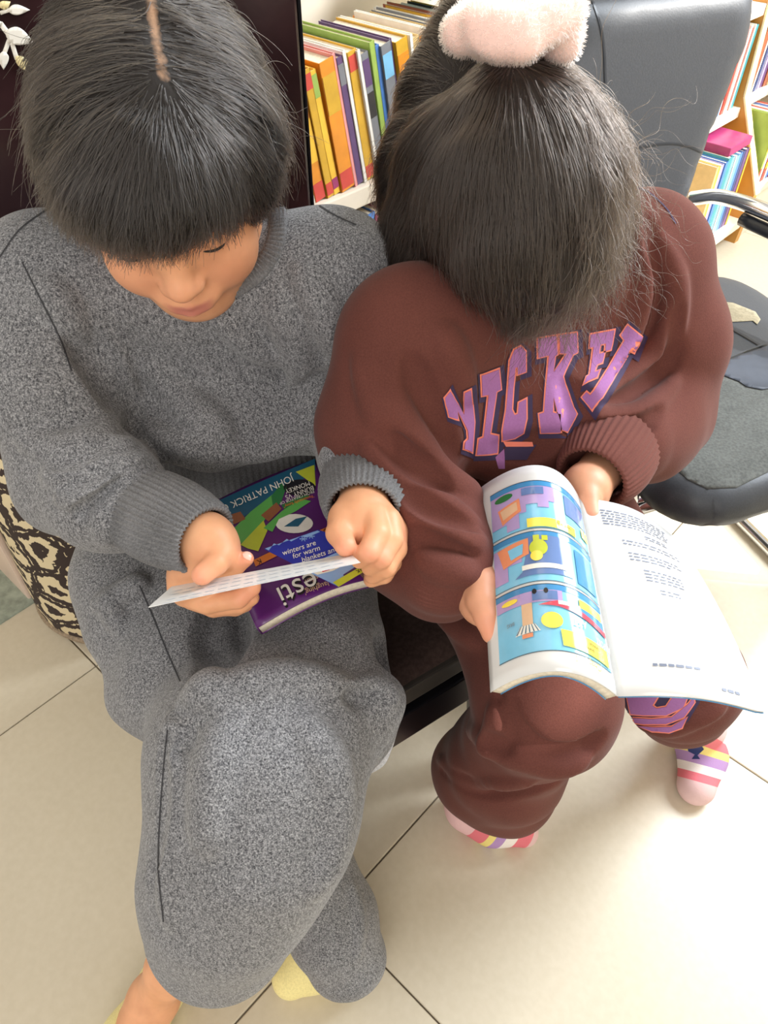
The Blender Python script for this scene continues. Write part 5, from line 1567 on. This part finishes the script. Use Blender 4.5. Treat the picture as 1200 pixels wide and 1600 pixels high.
# middle panel
PL([(.09, .40), (.30, .40), (.30, .50), (.19, .50), (.19, .57), (.09, .57)], 'mauve_print', 0.0008)
PL([(.34, .385), (.70, .385), (.72, .57), (.24, .575), (.30, .55), (.33, .48)], 'slate_blue', 0.0009); PL(rect(.30, .66, .522, .545), 'white_print', 0.0013)
PL([(.12, .405), (.36, .392), (.36, .47), (.16, .505)], 'salmon_print', 0.0012); PL([(.20, .425), (.32, .415), (.31, .465), (.22, .478)], 'sky_print', 0.0015)
PL(ell2(.44, .445, .075, .040), 'lime_print', 0.0014); PL(ell2(.42, .485, .05, .025), 'sun_yellow', 0.0015); PL(rect(.40, .45, .382, .41), 'lime_print', 0.0014); PL(rect(.47, .52, .385, .41), 'lime_print', 0.0014)
PL(rect(.76, .95, .41, .58), 'mid_blue', 0.0010)
# bottom panel
PL(rect(.09, .60, .648, .70), 'mauve_print', 0.0008); PL(rect(.36, .56, .652, .692), 'slate_blue', 0.0011); PL(ell2(.19, .672, .06, .012), 'sun_yellow', 0.0012)
for cu in (.38, .47): PL(ell2(cu, .652, .018, .012), 'black_print', 0.0013)
PL(rect(.275, .355, .70, .80), 'tan_print', 0.0011); PL([(.26, .795), (.37, .795), (.41, .828), (.22, .832)], 'white_print', 0.0013); PL(rect(.27, .35, .832, .85), 'salmon_print', 0.0013)
for q in range(6): PL([(.265 + q * .019, .796), (.270 + q * .019, .796), (.236 + q * .032, .829), (.228 + q * .032, .829)], 'teal_print', 0.0016, 0.05)
PL([(.40, .715), (.56, .695), (.97, .74), (.97, .765), (.56, .722)], 'red_print', 0.0012); PL(rect(.56, .74, .695, .712), 'white_print', 0.0013)
PL(ell2(.50, .785, .085, .036), 'sun_yellow', 0.0012)
PL([(.56, .822), (.95, .83), (.95, .905), (.57, .892)], 'yellow_print', 0.0012)
PL(rect(.74, .95, .66, .70), 'yellow_print', 0.0011); PL(rect(.70, .96, .70, .735), 'mid_blue', 0.0010)
def TL(s, u, v, h, mat, off=0.0016, k=1.25):
    o = text_on('page_lettering', s, fL(off), (u, v), (-h * k, 0), (0, h), M[mat], None)
    if o: kid(o, pgL)
TL('ART', .78, .755, .038, 'white_print', k=1.1); TL('AIRPORT', .99, .80, .030, 'white_print', k=.8)
TL('Chapter 1', .86, .925, .030, 'sun_yellow', k=1.25)
TL('towards the city', .76, .305, .016, 'ink', k=1.0); TL('is precious', .88, .845, .016, 'ink', k=1.0); TL('slowly...', .82, .868, .016, 'ink', k=1.0); TL('SALE', .72, .698, .011, 'teal_print', k=1.3)
TL('BRIG', .22, .765, .016, 'ink_grey', k=1.2)
# the imprint page: rows of small grey type
def TR(s, u, v, h, k=0.95):
    o = text_on('page_lettering', s, fR(0.0006), (u, v), (-h * k, 0), (0, h), M['ink_soft'], None)
    if o: kid(o, pgR)
M['ink_soft'] = plain('pale_grey_ink', rgb(120, 128, 148), 0.5)
rr_ = random.Random(5)
def words(n): return ' '.join(''.join(rr_.choice('aeinorstl') for _ in range(rr_.randint(2, 7))) for _ in range(n))
def line_blk(u0, u1, v, h=.0065):
    u = u0
    while u < u1:
        w = rr_.uniform(.02, .06); o = decal('print_line', [rect(u, min(u + w, u1), v, v + h)], fR(0.0005), M['ink_soft'], None, .2)
        if o: kid(o, pgR)
        u += w + .012
for k in range(6): line_blk(.16, .80 - .02 * (k % 3), .06 + .016 * k)
for k in range(2): line_blk(.5, .72, .175 + .014 * k)
for k in range(2): line_blk(.28, .80, .23 + .018 * k)
for k in range(3): line_blk(.30, .76 - .1 * (k == 2), .30 + .018 * k)
for k in range(4): line_blk(.38, .70, .39 + .018 * k)
for k in range(2): line_blk(.46, .62, .49 + .018 * k)
line_blk(.26, .58, .86, .012); line_blk(.70, .84, .935, .014)

# ================================================================== PRINT ON THE BROWN TRACKSUIT
M['purple_print'] = mat_fabric('purple_letter_print', rgb(164, 112, 166), 0.06, 500, 0.0)
M['coral_print'] = plain('coral_outline_print', rgb(244, 136, 112), 0.7)
M['navy_outline'] = plain('navy_outline_print', rgb(58, 46, 78), 0.8)
def zq(P, ox=620, oy=480, s=2.069): return [(ox + a / s, oy + b / s) for a, b in P]
LET = {
 'M': [(156, 290), (172, 268), (212, 346), (219, 272), (236, 264), (246, 370), (240, 466), (214, 456), (216, 434), (226, 424), (224, 396), (192, 334), (194, 360), (170, 350)],
 'I': [(268, 220), (326, 198), (333, 262), (318, 270), (300, 408), (326, 412), (322, 472), (256, 474), (262, 424), (278, 418), (292, 280), (272, 284)],
 'C': [(414, 205), (388, 214), (387, 190), (380, 192), (374, 260), (371, 330), (380, 348), (391, 344), (394, 308), (418, 296), (419, 360), (408, 402), (380, 420), (341, 428), (341, 400), (352, 330), (357, 240), (362, 170), (376, 136), (398, 124), (413, 140)],
 'K': [(452, 100), (512, 90), (516, 150), (508, 156), (504, 210), (546, 148), (524, 146), (522, 88), (578, 80), (580, 145), (566, 152), (534, 222), (568, 325), (580, 345), (548, 402), (532, 392), (506, 292), (504, 340), (527, 345), (528, 402), (466, 402), (460, 345), (476, 340), (488, 152), (454, 160)],
 'E': [(622, 86), (700, 72), (689, 138), (670, 142), (672, 116), (654, 120), (650, 150), (668, 146), (662, 182), (644, 186), (638, 214), (656, 206), (646, 230), (606, 247), (612, 226), (620, 222), (632, 128), (620, 130)],
 'Y': [(746, 57), (790, 96), (768, 150), (750, 138), (716, 200), (662, 290), (650, 302), (634, 332), (600, 290), (616, 272), (628, 282), (680, 205), (736, 108), (722, 90)]}
def print_on(P, bvh, parent, name, lay=(('navy_outline', 7.0, (3.0, 3.5), 0.0008), ('coral_print', 2.2, (0, 0), 0.0014), ('purple_print', 0.0, (0, 0), 0.0020))):
    base = None
    for mat, off, sh, lift in lay:
        Q = offset_poly(P, off) if off else P
        Q = [(a + sh[0], b + sh[1]) for a, b in Q]
        o = decal(name if mat == 'purple_print' else name + '_outline', [Q], bvh_map(bvh, lift), M[mat], None, 5)
        if o: kid(o, parent)
for ch, P in LET.items(): print_on(zq(P), bvh_s2, sw2, 'letter')
for P, mat, lift in (([(350, 448), (452, 444), (420, 495), (345, 495)], 'navy_outline', .0008), ([(342, 432), (438, 434), (442, 450), (352, 450)], 'coral_print', .0012), ([(318, 485), (346, 458), (350, 520), (330, 520)], 'purple_print', .0012)):
    o = decal('chest_print', [zq(P)], bvh_map(bvh_s2, lift), M[mat], None, 5)
    if o: kid(o, sw2)
def z8(P): return zq(P, 660, 1040, 2.3077)
o = decal('leg_print_outline', [z8([(728, 108), (840, 90), (1000, 92), (1000, 130), (960, 200), (900, 245), (820, 232), (750, 205)])], bvh_map(bvh_t2, 0.0008), M['navy_outline'], None, 5)
if o: kid(o, tro2)
for P in ([(742, 112), (835, 98), (850, 112), (832, 142), (846, 152), (880, 146), (905, 108), (935, 100), (952, 118), (940, 148), (880, 176), (800, 176), (755, 172)],
          [(755, 186), (830, 190), (900, 184), (960, 134), (976, 110), (980, 130), (944, 186), (880, 210), (800, 210), (762, 204)],
          [(778, 216), (840, 222), (900, 220), (956, 186), (936, 222), (890, 238), (830, 234)]):
    print_on(z8(P), bvh_t2, tro2, 'leg_print', (('coral_print', 2.0, (0, 0), .0013), ('purple_print', 0, (0, 0), .0019)))
cloth_seam([(985, 292), (1012, 300), (1040, 325), (1056, 350)], bvh_s2, sw2, 2.0, 0.0006, 'navy_outline')

# ================================================================== HAIR
def mat_strands(name, col, rough=0.32):
    m = bpy.data.materials.new(name); m.use_nodes = True; t = m.node_tree; t.nodes.clear()
    h = t.nodes.new('ShaderNodeBsdfHairPrincipled'); h.parametrization = 'COLOR'
    h.inputs['Color'].default_value = col
    h.inputs['Roughness'].default_value = rough; h.inputs['Radial Roughness'].default_value = 0.5
    h.inputs['Random Roughness'].default_value = 0.3
    out = t.nodes.new('ShaderNodeOutputMaterial'); t.links.new(h.outputs[0], out.inputs['Surface'])
    return m
M['strand'] = mat_strands('black_hair_strands', (0.017, 0.014, 0.0125, 1))
M['strand2'] = mat_strands('dark_brown_hair_strands', (0.023, 0.0165, 0.013, 1))
def mat_hairshell(name, seg, width, skinc, hairc):
    """hair mass; the scalp shows along the parting"""
    t = NT(name)
    g = t.node('ShaderNodeNewGeometry'); a, b = [np.asarray(q, float) for q in seg]; d = b - a; L2 = float(d @ d)
    sb = t.node('ShaderNodeVectorMath', operation='SUBTRACT'); t.link(g.outputs['Position'], sb.inputs[0]); sb.inputs[1].default_value = tuple(a)
    dp = t.node('ShaderNodeVectorMath', operation='DOT_PRODUCT'); t.link(sb.outputs[0], dp.inputs[0]); dp.inputs[1].default_value = tuple(d / L2)
    cl = t.node('ShaderNodeClamp'); t.link(dp.outputs['Value'], cl.inputs[0])
    sc = t.node('ShaderNodeVectorMath', operation='SCALE'); sc.inputs[0].default_value = tuple(d); t.link(cl.outputs[0], sc.inputs['Scale'])
    df = t.node('ShaderNodeVectorMath', operation='DISTANCE'); t.link(sb.outputs[0], df.inputs[0]); t.link(sc.outputs[0], df.inputs[1])
    v = t.coords(); n = t.noise(v, 160, 3)
    ad = t.node('ShaderNodeMath', operation='MULTIPLY_ADD'); t.link(n, ad.inputs[0]); ad.inputs[1].default_value = width * 3.0; t.link(df.outputs['Value'], ad.inputs[2])
    dv = t.node('ShaderNodeMath', operation='DIVIDE'); t.link(ad.outputs[0], dv.inputs[0]); dv.inputs[1].default_value = width * 3.6
    t.base(t.ramp(dv.outputs[0], [(0.35, skinc), (0.85, hairc)]))
    t.b.inputs['Roughness'].default_value = 0.55; t.b.inputs['Specular IOR Level'].default_value = 0.25
    t.bump(n, 0.4, 0.002)
    return t.m
def hair_obj(name, P, rad, mat, parent):
    N, K, _ = P.shape
    hc = bpy.data.hair_curves.new(name); hc.add_curves([K] * N)
    hc.attributes['position'].data.foreach_set('vector', np.ascontiguousarray(P, np.float32).ravel()) if 'position' in hc.attributes else None
    ra = hc.attributes.get('radius') or hc.attributes.new('radius', 'FLOAT', 'POINT')
    ra.data.foreach_set('value', np.ascontiguousarray(rad, np.float32).ravel())
    hc.materials.append(mat)
    o = bpy.data.objects.new(name, hc); link(o); tag(o, kind='stuff')
    return kid(o, parent)
def strands(Hf, roots, flow, K=10, length=(0.05, 0.09), lift=(0.0005, 0.004), curl=0.0, curlf=60.0, free=0.3, rad=0.00032, wob=0.12, grav=0.25, seed=1, lenf=None):
    r = np.random.default_rng(seed); N = len(roots)
    p = roots.copy(); L = r.uniform(*length, N) * (1.0 if lenf is None else lenf(roots)); st = (L / (K - 1))[:, None]
    tgt = r.uniform(*lift, N)
    out = [p.copy()]; dirp = None
    jit = r.normal(size=(N, 3)) * wob
    for k in range(1, K):
        u = k / (K - 1)
        n = Hf.grad(p)
        d = flow(p) + jit + np.array([0, 0, -grav * u * 1.6])
        d = d - n * (d * n).sum(1, keepdims=True) if u < 1 - free else d - 0.7 * n * (d * n).sum(1, keepdims=True)
        d /= np.linalg.norm(d, axis=1, keepdims=True) + 1e-9
        if dirp is not None: d = 0.55 * d + 0.45 * dirp; d /= np.linalg.norm(d, axis=1, keepdims=True) + 1e-9
        dirp = d
        p = p + d * st
        if u < 1 - free:
            f = Hf.sample(p); p = p - Hf.grad(p) * (f - tgt * (0.3 + u))[:, None].clip(-0.01, 0.01)
        out.append(p.copy())
    P = np.stack(out, 1)
    if curl > 0:
        T_ = np.gradient(P, axis=1); T_ /= np.linalg.norm(T_, axis=2, keepdims=True) + 1e-9
        a = r.normal(size=(N, 1, 3)); a = a - T_ * (a * T_).sum(2, keepdims=True); a /= np.linalg.norm(a, axis=2, keepdims=True) + 1e-9
        b = np.cross(T_, a); ph = r.uniform(0, 6.28, (N, 1)); s = np.linspace(0, 1, K)[None] * L[:, None] * curlf * r.uniform(.7, 1.3, (N, 1))
        am = (curl * np.linspace(0, 1, K)[None] ** 0.8 * r.uniform(0.2, 1.2, (N, 1)))[..., None]
        P = P + am * (a * np.cos(s + ph)[..., None] + b * np.sin(s + ph)[..., None])
    R_ = rad * r.uniform(0.7, 1.3, (N, 1)) * np.linspace(1.0, 0.35, K)[None]
    return P, R_
def pick(V, N, seed, cond=None):
    r = np.random.default_rng(seed); W = V if cond is None else V[cond(V)]
    return W[r.integers(0, len(W), N)] + r.normal(size=(N, 3)) * 0.0012
def dirs_from(c_fn):
    def f(p):
        d = p - c_fn(p); return d / (np.linalg.norm(d, axis=1, keepdims=True) + 1e-6)
    return f
def seg_near(a, b):
    a = np.asarray(a); b = np.asarray(b); d = b - a
    def f(p):
        t = np.clip(((p - a) @ d) / (d @ d), 0, 1); return a + t[:, None] * d
    return f

# ---- short black hair of the child in grey
HF = Field(H1C - 0.17, H1C + 0.17, 0.0028)
def E1(c, r, k=0.02, op='add'): HF.ell(H1C + H1R @ np.array(c), np.array(r), H1R, k, op)
E1((0, -0.016, 0.036), (0.084, 0.100, 0.086))
for s in (-1, 1):
    E1((s * 0.056, -0.028, 0.000), (0.040, 0.062, 0.060), 0.025)
    E1((s * 0.058, 0.020, 0.018), (0.026, 0.035, 0.050), 0.02)
E1((0, -0.058, -0.015), (0.076, 0.052, 0.075), 0.03)
E1((0, 0.056, 0.046), (0.064, 0.046, 0.042), 0.025)
E1((0, -0.055, 0.045), (0.072, 0.070, 0.070), 0.03)
E1((0, 0.118, -0.068), (0.062, 0.080, 0.076), 0.008, 'sub')
E1((0, 0.02, -0.10), (0.062, 0.10, 0.06), 0.010, 'sub')
HF.wobble(0.0022, 110, 21)
pa, pb_ = HF.hit(236, 2), HF.hit(254, 118)
if pa is None: pa = HF.hit(240, 30)
VH, QH = HF.mesh()
M['hair1'] = mat_hairshell('black_hair_mass', (pa, pb_), 0.0030, rgb(164, 130, 104), rgb(38, 34, 32))
hair1 = kid(np_mesh('hair', VH, QH, M['hair1']), person1)
fl1 = dirs_from(seg_near(pa, pb_))
near1 = seg_near(pa, pb_)
def off_part(V): return np.linalg.norm(V - near1(V), axis=1) > 0.0018
def len1(V):
    q = (V - H1C) @ H1R
    return np.where(q[:, 1] > 0.03, np.clip((q[:, 2] + 0.002) / 0.075, 0.12, 1.0), 1.0)
P1, R1 = strands(HF, pick(VH, 17000, 1, off_part), fl1, 10, (0.04, 0.085), (0.0004, 0.0032), 0.0014, 50, 0.25, 0.00030, 0.13, 0.10, 1, len1)
hair_obj('hair_strands', P1, R1, M['strand'], hair1)
fore = lambda V: ((V - H1C) @ H1R)[:, 1] > 0.045
P1, R1 = strands(HF, pick(VH, 3500, 2, fore), fl1, 10, (0.03, 0.07), (0.0005, 0.004), 0.0015, 60, 0.4, 0.00030, 0.16, 0.15, 2, len1)
hair_obj('fringe_strands', P1, R1, M['strand'], hair1)
side = lambda V: (np.abs(((V - H1C) @ H1R)[:, 0]) > 0.05) & (((V - H1C) @ H1R)[:, 1] < 0.015)
P1, R1 = strands(HF, pick(VH, 900, 3, side), fl1, 12, (0.04, 0.09), (0.002, 0.010), 0.0045, 70, 0.6, 0.00022, 0.35, 0.3, 3)
hair_obj('flyaway_strands', P1, R1, M['strand'], hair1)

# ---- long dark hair of the child in brown, half tied up
HF2 = Field(H2C - V3((0.22, 0.20, 0.26)), H2C + V3((0.22, 0.26, 0.22)), 0.003)
def E2(c, r, k=0.02, op='add'): HF2.ell(H2C + H2R @ np.array(c), np.array(r), H2R, k, op)
E2((0, -0.012, 0.033), (0.079, 0.094, 0.083))
for s in (-1, 1): E2((s * 0.056, -0.015, -0.005), (0.028, 0.060, 0.055), 0.025)
E2((0, -0.05, -0.015), (0.070, 0.045, 0.070), 0.03)
E2((0, 0.045, 0.050), (0.062, 0.046, 0.040), 0.025)
HF2.chain([U(672, 255, 0.680), U(654, 350, 0.705), U(656, 420, 0.712), U(668, 470, 0.712)], [0.024, 0.024, 0.020, 0.010], 0.03)
HF2.chain([U(915, 260, 0.675), U(922, 340, 0.690), U(908, 410, 0.695), U(890, 450, 0.695)], [0.026, 0.024, 0.018, 0.008], 0.03)
SC = HF2.hit(802, 112); SC = SC + (SC - H2C) / np.linalg.norm(SC - H2C) * 0.020
SC = U(800, 52, to_px(SC)[2] + 0.012)
HF2.chain([U(735, 40, 0.76), U(685, 150, 0.77), U(650, 270, 0.77), U(632, 360, 0.77)], [0.034, 0.034, 0.032, 0.020], 0.03)
HF2.chain([U(800, 45, 0.72), U(800, -20, 0.75), U(780, -60, 0.79)], [0.03, 0.034, 0.034], 0.03)
E2((0, 0.125, -0.040), (0.054, 0.080, 0.080), 0.012, 'sub')
HF2.wobble(0.0024, 100, 31)
p2a, p2b = HF2.hit(757, 395), HF2.hit(766, 468)
VH2, QH2 = HF2.mesh()
M['hair2'] = mat_hairshell('dark_brown_hair_mass', (p2a, p2b), 0.0022, rgb(140, 108, 88), rgb(44, 38, 35))
hair2 = kid(np_mesh('hair', VH2, QH2, M['hair2']), person2)
fl2 = dirs_from(lambda p: np.repeat(SC[None], len(p), 0))
P2, R2 = strands(HF2, pick(VH2, 16000, 4), fl2, 12, (0.05, 0.11), (0.0004, 0.0035), 0.0012, 45, 0.25, 0.00030, 0.10, 0.25, 4)
hair_obj('hair_strands', P2, R2, M['strand2'], hair2)
right2 = lambda V: ((V - H2C) @ H2R)[:, 0] > 0.02
P2, R2 = strands(HF2, pick(VH2, 4200, 5, right2), fl2, 20, (0.06, 0.13), (0.001, 0.010), 0.0050, 120, 0.5, 0.00024, 0.22, 0.3, 5)
hair_obj('curly_strands', P2, R2, M['strand2'], hair2)
far2 = lambda V: ((V - H2C) @ H2R)[:, 0] > 0.062
P2, R2 = strands(HF2, pick(VH2, 620, 6, far2), fl2, 24, (0.05, 0.11), (0.006, 0.02), 0.0075, 140, 0.85, 0.00016, 0.8, 0.2, 6)
hair_obj('flyaway_strands', P2, R2, M['strand2'], hair2)
left2 = lambda V: ((V - H2C) @ H2R)[:, 0] < -0.05
P2, R2 = strands(HF2, pick(VH2, 700, 7, left2), fl2, 12, (0.05, 0.11), (0.001, 0.006), 0.003, 60, 0.5, 0.00022, 0.25, 0.3, 7)
hair_obj('flyaway_strands', P2, R2, M['strand2'], hair2)

# ---- fluffy pink scrunchie
M['pink_plush'] = mat_fabric('pale_pink_plush', rgb(242, 206, 196), 0.05, 260, 0.5)
FS = Field(SC - 0.09, SC + 0.09, 0.0026)
sc_ax = (SC - H2C); sc_ax = sc_ax / np.linalg.norm(sc_ax); sc_ax = sc_ax * 0.6 + np.array([0, 0.25, 0.5]); sc_ax /= np.linalg.norm(sc_ax)
su = np.array([1.0, 0, 0]) - sc_ax * sc_ax[0]; su /= np.linalg.norm(su); sv = np.cross(sc_ax, su)
rs_ = random.Random(4)
for i in range(13):
    a = 2 * math.pi * i / 13
    c = SC + sc_ax * (0.002 + 0.006 * rs_.uniform(-1, 1)) + (su * math.cos(a) * 0.035 + sv * math.sin(a) * 0.030)
    FS.ell(c, (0.0165 + 0.003 * rs_.random(), 0.0165 + 0.003 * rs_.random(), 0.0175), None, 0.006)
FS.wobble(0.0042, 130, 40)
Vc, Qc = FS.mesh()
scr = kid(np_mesh('scrunchie', Vc, Qc, M['pink_plush']), person2)
rg = np.random.default_rng(8); rt = Vc[rg.integers(0, len(Vc), 9000)]; nn = FS.grad(rt) + rg.normal(size=(9000, 3)) * 0.6
nn /= np.linalg.norm(nn, axis=1, keepdims=True)
Pf = np.stack([rt + nn * 0.0035 * k / 3 for k in range(4)], 1)
M['pink_fur'] = mat_strands('pink_fibre', (0.80, 0.58, 0.53, 1), 0.6)
hair_obj('plush_fibres', Pf, np.repeat(np.linspace(0.00022, 0.00008, 4)[None], 9000, 0), M['pink_fur'], scr)
